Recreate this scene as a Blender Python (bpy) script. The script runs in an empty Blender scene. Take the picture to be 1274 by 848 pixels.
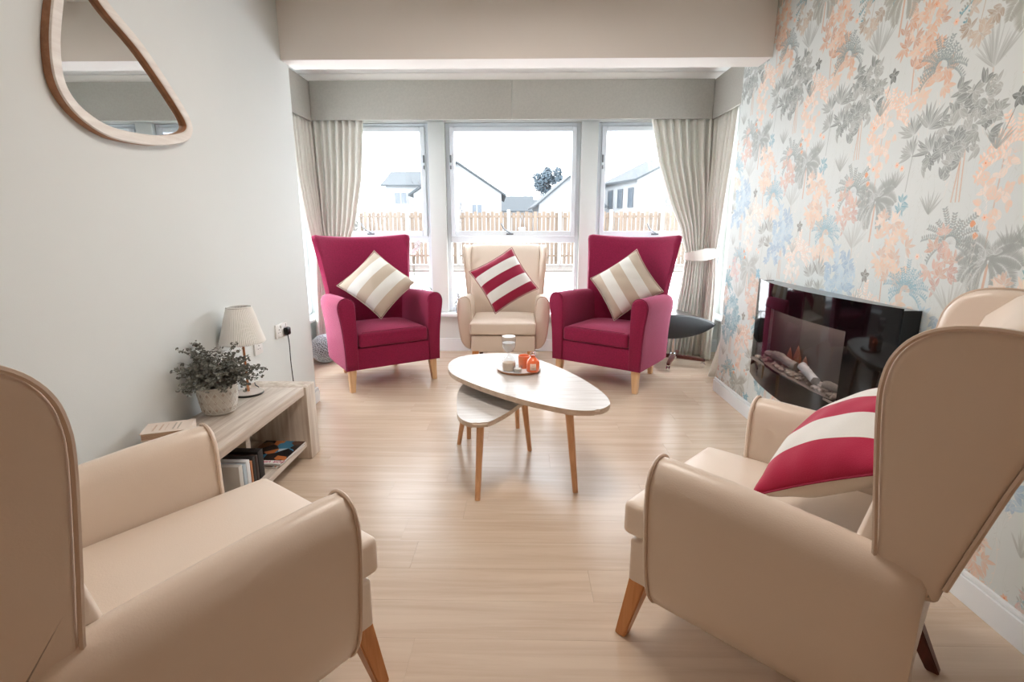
import bpy, bmesh, math, random
import numpy as np
from mathutils import Vector, Matrix
PI = math.pi
R = math.radians
random.seed(7)
C = bpy.context.scene.collection
S = bpy.context.scene

# ------------------------------------------------------------------ camera
F_PX, W_PX = 640.0, 1274.0
PITCH = math.atan(141.0 / F_PX)
YAW = math.atan(13.0 / F_PX * math.cos(PITCH))
CAM_H = 1.25
cd = bpy.data.cameras.new('camera'); cam = bpy.data.objects.new('camera', cd); C.objects.link(cam)
cam.location = (0, 0, CAM_H); cam.rotation_euler = (PI / 2 - PITCH, 0, YAW)
cd.sensor_fit = 'HORIZONTAL'; cd.sensor_width = 36; cd.lens = 36 * F_PX / W_PX
cd.clip_start = 0.02; cd.clip_end = 400
S.camera = cam

# ------------------------------------------------------------------ world, lights, exposure
wd = bpy.data.worlds.new('overcast_sky'); S.world = wd; wd.use_nodes = True
bg = wd.node_tree.nodes['Background']
bg.inputs[0].default_value = (0.93, 0.97, 1.0, 1); bg.inputs[1].default_value = 8.6
S.view_settings.view_transform = 'Standard'; S.view_settings.look = 'None'
S.view_settings.gamma = 1; S.view_settings.use_curve_mapping = False
S.view_settings.exposure = 0.18

def area_light(name, loc, rot, sx, sy, power, col):
    l = bpy.data.lights.new(name, 'AREA'); l.shape = 'RECTANGLE'; l.size = sx; l.size_y = sy
    l.energy = power; l.color = col
    o = bpy.data.objects.new(name, l); C.objects.link(o); o.location = loc; o.rotation_euler = rot
    return o
FILL_COL = (1.0, 0.55, 0.28)
area_light('fill_light', (0.0, 2.1, 2.55), (0, 0, 0), 0.6, 0.6, 19, (1.0, .93, .87))  # near-neutral interior fill, added overhead out of view
area_light('fill_light', (0.0, -1.6, 2.55), (0, 0, 0), 0.6, 0.6, 5.5, FILL_COL)  # warm fill added unseen behind the camera

# ------------------------------------------------------------------ materials
def s2l(c):
    return tuple((x / 255 / 12.92 if x / 255 <= .04045 else ((x / 255 + .055) / 1.055) ** 2.4) for x in c)

def mat(name, col, rough=.5, metal=0, bump=0, bscale=60, var=0, vscale=8, spec=.5, sheen=0, coat=0, rnd=0, stretch=(1, 1, 1), emit=None, alpha=None):
    m = bpy.data.materials.new(name); m.use_nodes = True
    nt = m.node_tree; b = nt.nodes['Principled BSDF']
    c = s2l(col)
    b.inputs['Base Color'].default_value = (*c, 1)
    b.inputs['Roughness'].default_value = rough; b.inputs['Metallic'].default_value = metal
    b.inputs['Specular IOR Level'].default_value = spec
    if sheen:
        b.inputs['Sheen Weight'].default_value = sheen; b.inputs['Sheen Roughness'].default_value = .4
    if coat:
        b.inputs['Coat Weight'].default_value = coat; b.inputs['Coat Roughness'].default_value = .08
    tc = nt.nodes.new('ShaderNodeTexCoord'); mp = nt.nodes.new('ShaderNodeMapping')
    mp.inputs['Scale'].default_value = stretch
    nt.links.new(tc.outputs['Object'], mp.inputs['Vector'])
    if var:
        n = nt.nodes.new('ShaderNodeTexNoise'); n.inputs['Scale'].default_value = vscale; n.inputs['Detail'].default_value = 6
        nt.links.new(mp.outputs[0], n.inputs['Vector'])
        mr = nt.nodes.new('ShaderNodeMapRange'); mr.inputs['From Min'].default_value = .3; mr.inputs['From Max'].default_value = .7
        mr.inputs['To Min'].default_value = 1 - var; mr.inputs['To Max'].default_value = 1 + var
        nt.links.new(n.outputs['Fac'], mr.inputs['Value'])
        last = mr.outputs[0]
        if rnd:
            oi = nt.nodes.new('ShaderNodeObjectInfo'); ml = nt.nodes.new('ShaderNodeMath'); ml.operation = 'MULTIPLY_ADD'
            ml.inputs[1].default_value = rnd * 2; ml.inputs[2].default_value = 1 - rnd
            nt.links.new(oi.outputs['Random'], ml.inputs[0])
            m2 = nt.nodes.new('ShaderNodeMath'); m2.operation = 'MULTIPLY'
            nt.links.new(ml.outputs[0], m2.inputs[0]); nt.links.new(last, m2.inputs[1]); last = m2.outputs[0]
        vm = nt.nodes.new('ShaderNodeVectorMath'); vm.operation = 'SCALE'; vm.inputs[0].default_value = c
        nt.links.new(last, vm.inputs['Scale']); nt.links.new(vm.outputs[0], b.inputs['Base Color'])
    if bump:
        n2 = nt.nodes.new('ShaderNodeTexNoise'); n2.inputs['Scale'].default_value = bscale; n2.inputs['Detail'].default_value = 4
        nt.links.new(mp.outputs[0], n2.inputs['Vector'])
        bp = nt.nodes.new('ShaderNodeBump'); bp.inputs['Strength'].default_value = bump; bp.inputs['Distance'].default_value = .003
        nt.links.new(n2.outputs['Fac'], bp.inputs['Height']); nt.links.new(bp.outputs[0], b.inputs['Normal'])
    if emit:
        b.inputs['Emission Color'].default_value = (*s2l(emit[0]), 1); b.inputs['Emission Strength'].default_value = emit[1]
    return m

def clear_glass(name, tint=(1, 1, 1), gloss=.07, rough=0.0):
    m = bpy.data.materials.new(name); m.use_nodes = True; nt = m.node_tree
    for n in list(nt.nodes): nt.nodes.remove(n)
    o = nt.nodes.new('ShaderNodeOutputMaterial'); mx = nt.nodes.new('ShaderNodeMixShader')
    t = nt.nodes.new('ShaderNodeBsdfTransparent'); t.inputs[0].default_value = (*tint, 1)
    g = nt.nodes.new('ShaderNodeBsdfGlossy'); g.inputs['Roughness'].default_value = rough
    lw = nt.nodes.new('ShaderNodeLayerWeight'); lw.inputs[0].default_value = .5
    pw = nt.nodes.new('ShaderNodeMath'); pw.operation = 'POWER'; pw.inputs[1].default_value = 5; nt.links.new(lw.outputs['Facing'], pw.inputs[0])
    ad = nt.nodes.new('ShaderNodeMath'); ad.operation = 'MULTIPLY_ADD'; ad.inputs[1].default_value = .8; ad.inputs[2].default_value = gloss
    ad.use_clamp = True
    nt.links.new(pw.outputs[0], ad.inputs[0]); nt.links.new(ad.outputs[0], mx.inputs[0])
    nt.links.new(t.outputs[0], mx.inputs[1]); nt.links.new(g.outputs[0], mx.inputs[2]); nt.links.new(mx.outputs[0], o.inputs[0])
    return m

def wood(name, c1, c2, rough=.45, axis='x', scale=1.0, rnd=0.0, bump=.05, coat=0):
    """streaky grain running along one object axis"""
    m = bpy.data.materials.new(name); m.use_nodes = True; nt = m.node_tree; b = nt.nodes['Principled BSDF']
    b.inputs['Roughness'].default_value = rough
    if coat: b.inputs['Coat Weight'].default_value = coat; b.inputs['Coat Roughness'].default_value = .15
    tc = nt.nodes.new('ShaderNodeTexCoord'); mp = nt.nodes.new('ShaderNodeMapping')
    k = {'x': (1.2, 22, 22), 'y': (22, 1.2, 22), 'z': (22, 22, 1.2)}[axis]
    mp.inputs['Scale'].default_value = tuple(v * scale for v in k)
    nt.links.new(tc.outputs['Object'], mp.inputs['Vector'])
    vec = mp.outputs[0]
    oi = nt.nodes.new('ShaderNodeObjectInfo')
    if rnd:
        av = nt.nodes.new('ShaderNodeVectorMath'); av.operation = 'MULTIPLY_ADD'
        av.inputs[1].default_value = (37, 53, 71)
        cx = nt.nodes.new('ShaderNodeCombineXYZ')
        for i in range(3): nt.links.new(oi.outputs['Random'], cx.inputs[i])
        nt.links.new(cx.outputs[0], av.inputs[0]); nt.links.new(vec, av.inputs[2]); vec = av.outputs[0]
    n = nt.nodes.new('ShaderNodeTexNoise'); n.inputs['Scale'].default_value = 1.6; n.inputs['Detail'].default_value = 7
    n.inputs['Roughness'].default_value = .62; n.inputs['Distortion'].default_value = .5
    nt.links.new(vec, n.inputs['Vector'])
    cr = nt.nodes.new('ShaderNodeValToRGB'); e = cr.color_ramp.elements
    e[0].position = .36; e[0].color = (*s2l(c1), 1); e[1].position = .62; e[1].color = (*s2l(c2), 1)
    nt.links.new(n.outputs['Fac'], cr.inputs[0]); col = cr.outputs[0]
    if rnd:
        ml = nt.nodes.new('ShaderNodeMath'); ml.operation = 'MULTIPLY_ADD'; ml.inputs[1].default_value = rnd * 2; ml.inputs[2].default_value = 1 - rnd
        nt.links.new(oi.outputs['Random'], ml.inputs[0])
        vm = nt.nodes.new('ShaderNodeVectorMath'); vm.operation = 'SCALE'
        nt.links.new(col, vm.inputs[0]); nt.links.new(ml.outputs[0], vm.inputs['Scale']); col = vm.outputs[0]
    nt.links.new(col, b.inputs['Base Color'])
    bp = nt.nodes.new('ShaderNodeBump'); bp.inputs['Strength'].default_value = bump; bp.inputs['Distance'].default_value = .002
    nt.links.new(n.outputs['Fac'], bp.inputs['Height']); nt.links.new(bp.outputs[0], b.inputs['Normal'])
    return m

def striped(name, cA, cB, axis, size, offset=0.0, back=None, rough=.85, sheen=.3):
    """five woven bands across a cushion, alternating cA / cB; back face in one colour"""
    m = mat(name, cA, rough, bump=.25, bscale=350, sheen=sheen); nt = m.node_tree; b = nt.nodes['Principled BSDF']
    tc = nt.nodes.new('ShaderNodeTexCoord'); sp = nt.nodes.new('ShaderNodeSeparateXYZ')
    nt.links.new(tc.outputs['Object'], sp.inputs[0])
    a = nt.nodes.new('ShaderNodeMath'); a.operation = 'MULTIPLY_ADD'; a.inputs[1].default_value = 5 / size; a.inputs[2].default_value = 2.5 + offset
    nt.links.new(sp.outputs[axis], a.inputs[0])
    f = nt.nodes.new('ShaderNodeMath'); f.operation = 'FLOOR'; nt.links.new(a.outputs[0], f.inputs[0])
    md = nt.nodes.new('ShaderNodeMath'); md.operation = 'PINGPONG'; md.inputs[1].default_value = 1; nt.links.new(f.outputs[0], md.inputs[0])
    mx = nt.nodes.new('ShaderNodeMix'); mx.data_type = 'RGBA'
    nt.links.new(md.outputs[0], mx.inputs[0])
    mx.inputs[6].default_value = (*s2l(cA), 1); mx.inputs[7].default_value = (*s2l(cB), 1)
    out = mx.outputs[2]
    if back:
        g = nt.nodes.new('ShaderNodeMath'); g.operation = 'LESS_THAN'; g.inputs[1].default_value = -.004
        nt.links.new(sp.outputs[2], g.inputs[0])
        m2 = nt.nodes.new('ShaderNodeMix'); m2.data_type = 'RGBA'
        nt.links.new(g.outputs[0], m2.inputs[0]); nt.links.new(out, m2.inputs[6]); m2.inputs[7].default_value = (*s2l(back), 1); out = m2.outputs[2]
    nt.links.new(out, b.inputs['Base Color'])
    return m

M = {}
M['wall'] = mat('wall_paint', (218, 222, 220), .75, bump=.08, bscale=220, var=.01, vscale=2)
M['beam'] = mat('beam_paint', (240, 235, 229), .7, bump=.06, bscale=220)
M['ceiling'] = mat('ceiling_paint', (238, 236, 232), .8, bump=.05, bscale=200)
M['backwall'] = mat('warm_wall_paint', (190, 150, 116), .8, bump=.05, bscale=200)
M['skirting'] = mat('white_gloss_paint', (232, 236, 238), .3, bump=.02, bscale=80)
M['pvc'] = mat('white_window_plastic', (228, 236, 243), .3, bump=.01, bscale=80)
M['pelmet'] = mat('grey_linen_weave', (172, 169, 160), .9, bump=.35, bscale=420, var=.05, vscale=60)
M['curtain'] = mat('pale_grey_curtain_cloth', (220, 218, 208), .8, bump=.2, bscale=300, var=.03, vscale=40, sheen=.3)
M['tie'] = mat('cream_tieback_cloth', (204, 200, 190), .8, bump=.2, bscale=300)
M['floor'] = wood('oak_vinyl', (203, 180, 157), (216, 196, 174), .26, 'x', .6, rnd=.02, bump=.03)
M['joint'] = mat('dark_plank_joint', (176, 150, 126), .7, bump=.05)
M['vinyl'] = mat('cream_vinyl', (232, 216, 200), .32, bump=.12, bscale=260, var=.012, vscale=5, spec=.5)
M['piping'] = mat('cream_vinyl_piping', (216, 196, 178), .4, bump=.05)
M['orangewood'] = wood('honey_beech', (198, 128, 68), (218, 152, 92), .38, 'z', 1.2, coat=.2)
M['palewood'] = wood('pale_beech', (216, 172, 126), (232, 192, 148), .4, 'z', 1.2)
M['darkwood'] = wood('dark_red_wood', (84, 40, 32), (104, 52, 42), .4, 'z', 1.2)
M['tabletop'] = wood('limed_oak_top', (190, 183, 176), (210, 205, 200), .36, 'x', 1.6)
M['tableedge'] = wood('oak_edge', (206, 184, 162), (224, 204, 184), .45, 'x', 1.2)
M['tableleg'] = wood('natural_oak_leg', (214, 158, 112), (230, 180, 136), .4, 'z', 1.2)
M['shelf'] = wood('washed_oak_board', (188, 172, 158), (222, 212, 200), .5, 'y', .8, bump=.1)
M['shelfend'] = wood('washed_oak_upright', (190, 174, 158), (224, 214, 202), .5, 'z', .8, bump=.1)
M['mirrorwood'] = wood('pale_ash_frame', (222, 214, 206), (236, 231, 224), .45, 'y', 1.0)
M['mirroredge'] = wood('brown_frame_edge', (150, 104, 72), (172, 124, 90), .45, 'y', 1.0)
M['chrome'] = mat('chrome', (220, 222, 225), .12, 1, bump=.01)
M['brass'] = mat('rose_gold', (205, 150, 115), .25, 1, bump=.01)
M['steel'] = mat('grey_metal', (120, 125, 130), .35, 1, bump=.02)
M['blackplastic'] = mat('black_plastic', (18, 19, 21), .35, bump=.02)
M['blackleather'] = mat('black_leather', (24, 27, 32), .32, bump=.25, bscale=240, spec=.7, coat=.5)
M['socket'] = mat('white_socket_plastic', (236, 236, 234), .3, bump=.01)
M['glass'] = clear_glass('window_glass', (.985, .99, 1), .05)
M['tumbler'] = clear_glass('clear_thin_glass', (.94, .95, .96), .10)

def magenta_fabric():
    m = mat('raspberry_chenille', (140, 14, 62), .9, bump=.5, bscale=170, var=.16, vscale=110, sheen=.4)
    b = m.node_tree.nodes['Principled BSDF']; b.inputs['Sheen Tint'].default_value = (1, .45, .65, 1)
    return m
M['magenta'] = magenta_fabric()
M['magenta_pipe'] = mat('raspberry_piping', (128, 12, 58), .9, bump=.4, bscale=300, sheen=.3)

# ------------------------------------------------------------------ helpers
def link(name, me, m=None, parent=None, smooth=True, mod=0):
    for p in me.polygons: p.use_smooth = smooth
    if m is not None:
        for x in (m if isinstance(m, (list, tuple)) else [m]): me.materials.append(x)
    o = bpy.data.objects.new(name, me); C.objects.link(o)
    if parent is not None: o.parent = parent
    if mod:
        s = o.modifiers.new('sub', 'SUBSURF'); s.levels = mod; s.render_levels = mod
    return o

def flush(name, bm, m, parent=None, smooth=True, mod=0, autosmooth=None):
    bmesh.ops.recalc_face_normals(bm, faces=bm.faces)
    me = bpy.data.meshes.new(name); bm.to_mesh(me); bm.free()
    o = link(name, me, m, parent, smooth, mod)
    if autosmooth is not None: sharp(me, autosmooth)
    return o

def sharp(me, deg):
    bm = bmesh.new(); bm.from_mesh(me)
    for e in bm.edges:
        if len(e.link_faces) == 2 and e.calc_face_angle(0) > R(deg): e.smooth = False
    bm.to_mesh(me); bm.free()

def tag(o, label=None, cat=None, group=None, kind=None):
    if label: o['label'] = label
    if cat: o['category'] = cat
    if group: o['group'] = group
    if kind: o['kind'] = kind
    return o

def thing(name, label, cat, loc=(0, 0, 0), rz=0, group=None):
    o = bpy.data.objects.new(name, None); C.objects.link(o); o.location = loc; o.rotation_euler = (0, 0, rz)
    o.empty_display_size = .1
    return tag(o, label, cat, group)

def add_box(bm, lo, hi, bevel=0, seg=2, mtx=None):
    vs = [bm.verts.new((x, y, z)) for x in (lo[0], hi[0]) for y in (lo[1], hi[1]) for z in (lo[2], hi[2])]
    fs = []
    for q in ((0, 1, 3, 2), (4, 6, 7, 5), (0, 4, 5, 1), (2, 3, 7, 6), (0, 2, 6, 4), (1, 5, 7, 3)):
        fs.append(bm.faces.new([vs[i] for i in q]))
    if bevel:
        es = list({e for f in fs for e in f.edges})
        r = bmesh.ops.bevel(bm, geom=es, offset=bevel, segments=seg, affect='EDGES', profile=.5)
        vs = list({v for f in r['faces'] for v in f.verts} | {v for v in vs if v.is_valid})
    if mtx is not None: bmesh.ops.transform(bm, matrix=mtx, verts=[v for v in vs if v.is_valid])
    return vs

def box(name, lo, hi, m, parent=None, bevel=0, seg=2, smooth=False, mtx=None):
    bm = bmesh.new(); add_box(bm, lo, hi, bevel, seg, mtx)
    return flush(name, bm, m, parent, smooth or bevel > 0, autosmooth=40 if bevel else None)

def add_tube(bm, pts, r, n=8, cap=True, closed=False):
    pts = [Vector(p) for p in pts]; rings = []; N = len(pts)
    up = None
    for i, p in enumerate(pts):
        if closed: t = pts[(i + 1) % N] - pts[i - 1]
        else: t = pts[min(i + 1, N - 1)] - pts[max(i - 1, 0)]
        t.normalize()
        if up is None:
            up = Vector((0, 0, 1)) if abs(t.z) < .9 else Vector((1, 0, 0))
        a = (up - t * up.dot(t)).normalized(); b = t.cross(a); up = a
        rr = r[i] if isinstance(r, (list, tuple)) else r
        rings.append([bm.verts.new(p + (a * math.cos(2 * PI * k / n) + b * math.sin(2 * PI * k / n)) * rr) for k in range(n)])
    for i in range(N if closed else N - 1):
        A, B = rings[i], rings[(i + 1) % N]
        for k in range(n): bm.faces.new((A[k], A[(k + 1) % n], B[(k + 1) % n], B[k]))
    if cap and not closed:
        bm.faces.new(rings[0][::-1]); bm.faces.new(rings[-1])

def tube(name, pts, r, m, parent=None, n=8, closed=False):
    bm = bmesh.new(); add_tube(bm, pts, r, n, closed=closed)
    return flush(name, bm, m, parent, autosmooth=50)

def add_loft(bm, rings, cap=True, closed=True):
    R_ = [[bm.verts.new(p) for p in ring] for ring in rings]
    n = len(R_[0])
    for A, B in zip(R_, R_[1:]):
        for k in range(n if closed else n - 1):
            bm.faces.new((A[k], A[(k + 1) % n], B[(k + 1) % n], B[k]))
    if cap and closed:
        bm.faces.new(R_[0][::-1]); bm.faces.new(R_[-1])
    return R_

def add_lathe(bm, prof, n=32, c=(0, 0, 0)):
    """prof: (r, z) from bottom to top; closes at r = 0"""
    rings = []
    for r, z in prof:
        if r < 1e-6: rings.append([bm.verts.new((c[0], c[1], c[2] + z))])
        else: rings.append([bm.verts.new((c[0] + r * math.cos(2 * PI * k / n), c[1] + r * math.sin(2 * PI * k / n), c[2] + z)) for k in range(n)])
    for A, B in zip(rings, rings[1:]):
        if len(A) == 1 and len(B) == 1: continue
        if len(A) == 1:
            for k in range(n): bm.faces.new((A[0], B[(k + 1) % n], B[k]))
        elif len(B) == 1:
            for k in range(n): bm.faces.new((A[k], A[(k + 1) % n], B[0]))
        else:
            for k in range(n): bm.faces.new((A[k], A[(k + 1) % n], B[(k + 1) % n], B[k]))

def lathe(name, prof, m, parent=None, n=32, c=(0, 0, 0)):
    bm = bmesh.new(); add_lathe(bm, prof, n, c)
    return flush(name, bm, m, parent, autosmooth=45)

def smooth_loop(pts, k=6):
    """closed Catmull-Rom through pts"""
    n = len(pts); out = []
    P = [Vector(p) for p in pts]
    for i in range(n):
        a, b, c_, d = P[i - 1], P[i], P[(i + 1) % n], P[(i + 2) % n]
        for j in range(k):
            t = j / k
            out.append(.5 * ((2 * b) + (c_ - a) * t + (2 * a - 5 * b + 4 * c_ - d) * t * t + (3 * b - a - 3 * c_ + d) * t ** 3))
    return out

def smooth_open(pts, k=6):
    P = [Vector(p) for p in pts]; P = [2 * P[0] - P[1]] + P + [2 * P[-1] - P[-2]]; out = []
    for i in range(1, len(P) - 2):
        a, b, c_, d = P[i - 1], P[i], P[i + 1], P[i + 2]
        for j in range(k):
            t = j / k
            out.append(.5 * ((2 * b) + (c_ - a) * t + (2 * a - 5 * b + 4 * c_ - d) * t * t + (3 * b - a - 3 * c_ + d) * t ** 3))
    out.append(P[-2]); return out

def plate(name, outline, thick, m, parent=None, bevel=.006, edge=None, seg=3, z=0):
    """outline (x, y) extruded upward from z by thick with rounded rims; rim may take a second material"""
    bm = bmesh.new()
    lo = [bm.verts.new((p[0], p[1], z)) for p in outline]; hi = [bm.verts.new((p[0], p[1], z + thick)) for p in outline]
    f0 = bm.faces.new(lo[::-1]); f1 = bm.faces.new(hi); n = len(lo)
    for i in range(n): bm.faces.new((lo[i], lo[(i + 1) % n], hi[(i + 1) % n], hi[i]))
    if bevel:
        es = list(f0.edges) + list(f1.edges)
        bmesh.ops.bevel(bm, geom=es, offset=bevel, segments=seg, affect='EDGES')
    bmesh.ops.recalc_face_normals(bm, faces=bm.faces)
    if edge is not None:
        for f in bm.faces: f.material_index = 0 if abs(f.normal.z) > .9 else 1
    return flush(name, bm, [m, edge] if edge is not None else m, parent, autosmooth=35)

def slab(name, outline, fo, fi, m, parent=None, bevel=.02, seg=4):
    """solid side panel: outline in (y, z), outer face x = fo(y, z), inner face x = fi(y, z)"""
    pts = smooth_loop([(y, z, 0) for y, z in outline], 3); n = len(pts)
    area = sum(pts[i].x * pts[(i + 1) % n].y - pts[(i + 1) % n].x * pts[i].y for i in range(n)); sg = 1 if area > 0 else -1
    def ins(d):
        o_ = []
        for i in range(n):
            t = (pts[(i + 1) % n] - pts[i - 1]).normalized(); o_.append((pts[i].x - t.y * d * sg, pts[i].y + t.x * d * sg))
        return o_
    s_ = 1 if fo(outline[0][0], outline[0][1]) > 0 else -1
    bm = bmesh.new(); rings = []
    arc = [(bevel * (1 - math.sin(PI / 2 * k / seg)), bevel * (1 - math.cos(PI / 2 * k / seg))) for k in range(seg + 1)]
    for d, e in arc: rings.append([(fo(y, z) - s_ * e, y, z) for y, z in ins(d)])
    for d, e in reversed(arc): rings.append([(fi(y, z) + s_ * e, y, z) for y, z in ins(d)])
    add_loft(bm, rings)
    return flush(name, bm, m, parent, autosmooth=50)

def dup(o, parent=None, loc=None, rz=None, label=None, group=None):
    c = o.copy(); C.objects.link(c)
    if parent is not None: c.parent = parent
    if loc is not None: c.location = loc
    if rz is not None: c.rotation_euler = (0, 0, rz)
    if label: c['label'] = label
    if group: c['group'] = group
    for ch in list(o.children): dup(ch, c)
    return c

def struct(o): o['kind'] = 'structure'; return o

# ================================================================== ROOM
XL, XR = -1.51, 1.525            # room side walls
YL, YR = 3.58, 3.90              # where they end at the bay
BL, BR = -2.10, 2.00             # bay side walls
YW = 5.206                       # window wall
H = 2.60
YB = -3.2

floor = struct(box('floor', (BL - .3, YB - .2, -.12), (BR + .3, YW + .2, -.004), M['joint']))
plank_me = {}
rowh = .168; y = YW + .02; row = 0
rng = random.Random(3)
while y > -1.4:
    y0 = y - rowh
    xs = [BL - .02 - rng.random() * 1.1]
    while xs[-1] < BR: xs.append(xs[-1] + 1.22)
    for a, b in zip(xs, xs[1:]):
        a2, b2 = max(a, BL - .02), min(b, BR + .02)
        if y0 < 3.4: a2, b2 = max(a2, XL - .02), min(b2, XR + .02)
        if b2 - a2 < .03: continue
        key = round(b2 - a2, 3)
        if key not in plank_me:
            bm = bmesh.new(); L_ = key
            add_box(bm, (-L_ / 2 + .0003, -rowh / 2 + .0003, -.004), (L_ / 2 - .0003, rowh / 2 - .0003, 0), 0)
            me = bpy.data.meshes.new('plank'); bmesh.ops.recalc_face_normals(bm, faces=bm.faces); bm.to_mesh(me); bm.free()
            me.materials.append(M['floor']); plank_me[key] = me
        o = bpy.data.objects.new('plank', plank_me[key]); C.objects.link(o); o.parent = floor
        o.location = ((a2 + b2) / 2, (y + y0) / 2, 0)
    y = y0; row += 1
box('floor_covering', (XL - .02, YB, -.004), (XR + .02, y, 0), M['floor'], floor)

struct(box('ceiling', (BL - .3, YB - .2, H), (BR + .3, YW + .2, H + .12), M['ceiling']))
struct(box('wall_left', (XL - .16, YB, 0), (XL, YL, H), M['wall']))
struct(box('wall_back', (XL - .16, YB - .15, 0), (XR + .16, YB, H), M['backwall']))
struct(box('wall_left_return', (BL - .15, YL - .12, 0), (XL - .161, YL, H), M['wall']))
wall_right = struct(box('wall_right', (XR, YB, 0), (XR + .16, YR, H), M['wall']))
struct(box('wall_right_return', (XR + .161, YR - .12, 0), (BR + .15, YR, H), M['wall']))
beam = struct(box('trim_beam', (XL + .001, 3.473, 2.267), (XR - .001, 3.67, H - .001), M['beam']))

# wallpaper print: one drop-repeat of hand-painted foliage, drawn here leaf by leaf
TW, TH = 600, 2451
BGC = np.array([209, 214, 211], float)
img = np.empty((TH, TW, 3), float); img[:] = BGC
r_ = np.random.RandomState(11)
def stamp(cx, cy, ang, ln, wd, col, al=.8, tip=1.0, vein=True):
    """one leaf; (cx, cy) stem point in metres from the motif origin (x to the right, y up)"""
    nx = int(max(4, (ln + wd) * 1000 + 3))
    g = np.arange(-nx, nx + 1)
    X, Y = np.meshgrid(g, g)
    c, s = math.cos(ang), math.sin(ang)
    t = (X * c + Y * s) / (ln * 1000); q = (-X * s + Y * c) / (wd * 500)
    tt = np.clip(t, 0, 1)
    prof = np.sin(PI * tt ** (.75 * tip)) ** .8 + .02
    d = (prof - np.abs(q)) * wd * 500
    a = np.clip(d + .5, 0, 1) * (t > 0) * (t < 1) * al
    if vein: a = a * (1 - .45 * np.clip(1.3 - np.abs(q) * wd * 500, 0, 1)) * (.55 + .45 * np.clip(t + .25 + .35 * np.sign(q), 0, 1))
    if wd > .008:
        halo = np.clip(d + 2.6, 0, 1) * (t > -.04) * (t < 1.04) * .55; m = halo > .01
        put(cx * 1000 + X[m], cy * 1000 + Y[m], BGC, halo[m])
    m = a > .01
    put(cx * 1000 + X[m], cy * 1000 + Y[m], col, a[m])
def put(px, py, col, a):
    px = np.floor(px).astype(int); py = np.floor(py).astype(int)
    k = np.floor_divide(px, TW); px = px - k * TW; py = (py + 215 * k) % TH
    im = img[py, px]; img[py, px] = im + (np.array(col, float) - im) * a[:, None]
def stroke(x0, y0, x1, y1, w, col, al=.7, bend=0):
    n = int(max(4, math.hypot(x1 - x0, y1 - y0) * 1000 * 1.4)); t = np.linspace(0, 1, n)
    bx = x0 + (x1 - x0) * t + bend * np.sin(PI * t) * (y1 - y0); by = y0 + (y1 - y0) * t - bend * np.sin(PI * t) * (x1 - x0)
    for o_ in np.arange(-w * 500, w * 500 + .1, .8):
        put(bx * 1000 + o_, by * 1000, col, np.full(n, al * .7))
def leafy(cx, cy, rx, ry, n, ln, wd, cols, al=.75, cluster=5):
    for i in range(n):
        a = r_.rand() * 2 * PI; q = math.sqrt(r_.rand()); x = cx + math.cos(a) * q * rx; y = cy + math.sin(a) * q * ry
        base = r_.rand() * 2 * PI; col = cols[r_.randint(len(cols))]
        for j in range(cluster):
            stamp(x, y, base + (j - cluster / 2) * .62 + r_.randn() * .15, ln * (.7 + .5 * r_.rand()), wd * (.8 + .4 * r_.rand()), col, al)
def fern(cx, cy, rad, n, cols, ll=.016, lw=.007, al=.8, spread=PI, up=PI / 2):
    for i in range(n):
        a = up + spread * ((i + .5) / n - .5) * 1.0; L = rad * (.75 + .4 * r_.rand()); bend = (a - up) * .5
        stroke(cx, cy, cx + math.cos(a) * L * .9, cy + math.sin(a) * L * .9, .001, cols[0], .3)
        k = 3
        while k * ll * .62 < L:
            s = k * ll * .62; aa = a + bend * s / L; x = cx + math.cos(aa) * s; y = cy + math.sin(aa) * s; k += 1
            for sd in (-1, 1): stamp(x, y, aa + sd * 1.0, ll, lw, cols[r_.randint(len(cols))], al, vein=False)
def fan(cx, cy, rad, n, cols, w=.011, spread=2.6, up=PI / 2, al=.7):
    for i in range(n):
        a = up + spread * ((i + .5) / n - .5) + r_.randn() * .05
        stamp(cx, cy, a, rad * (.75 + .35 * r_.rand()), w, cols[r_.randint(len(cols))], al, tip=.8)
def palm(cx, cy, rad, col, al=.6):
    for i, a0 in enumerate(np.linspace(-.5, PI + .5, 8)):
        x, y = cx, cy; a = a0; L = rad
        steps = 34
        for s in range(steps):
            x += math.cos(a) * L / steps; y += math.sin(a) * L / steps
            a += (-1 if math.cos(a0) > 0 else 1) * .045
            for sd in (-1, 1): stamp(x, y, a + sd * 1.05, .032 * math.sin(PI * (.12 + .8 * s / steps)) + .006, .0042, col, al, vein=False)
def spiky(cx, cy, rad, col, tall=1.5):
    for i in range(26):
        a = PI / 2 + (r_.rand() - .5) * 2.0; L = rad * (.6 + .5 * r_.rand()) * (1 + (tall - 1) * math.sin(a))
        stamp(cx, cy, a, L, .006 + .004 * r_.rand(), col, .5, tip=.8)
    stroke(cx, cy, cx + .012, cy - .19, .006, (196, 176, 158), .6)
def stems(x0, x1, y0, y1, n, col):
    for i in range(n):
        x = x0 + (x1 - x0) * r_.rand(); y = y0 + (y1 - y0) * r_.rand(); h = .08 + .12 * r_.rand()
        stroke(x, y, x + r_.randn() * .012, y + h, .0012, col, .45, r_.randn() * .08)
        for k in range(5):
            s = r_.rand(); stamp(x, y + h * s, PI / 2 + (1 if k % 2 else -1) * .7, .016, .003, col, .5, vein=False)

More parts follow.
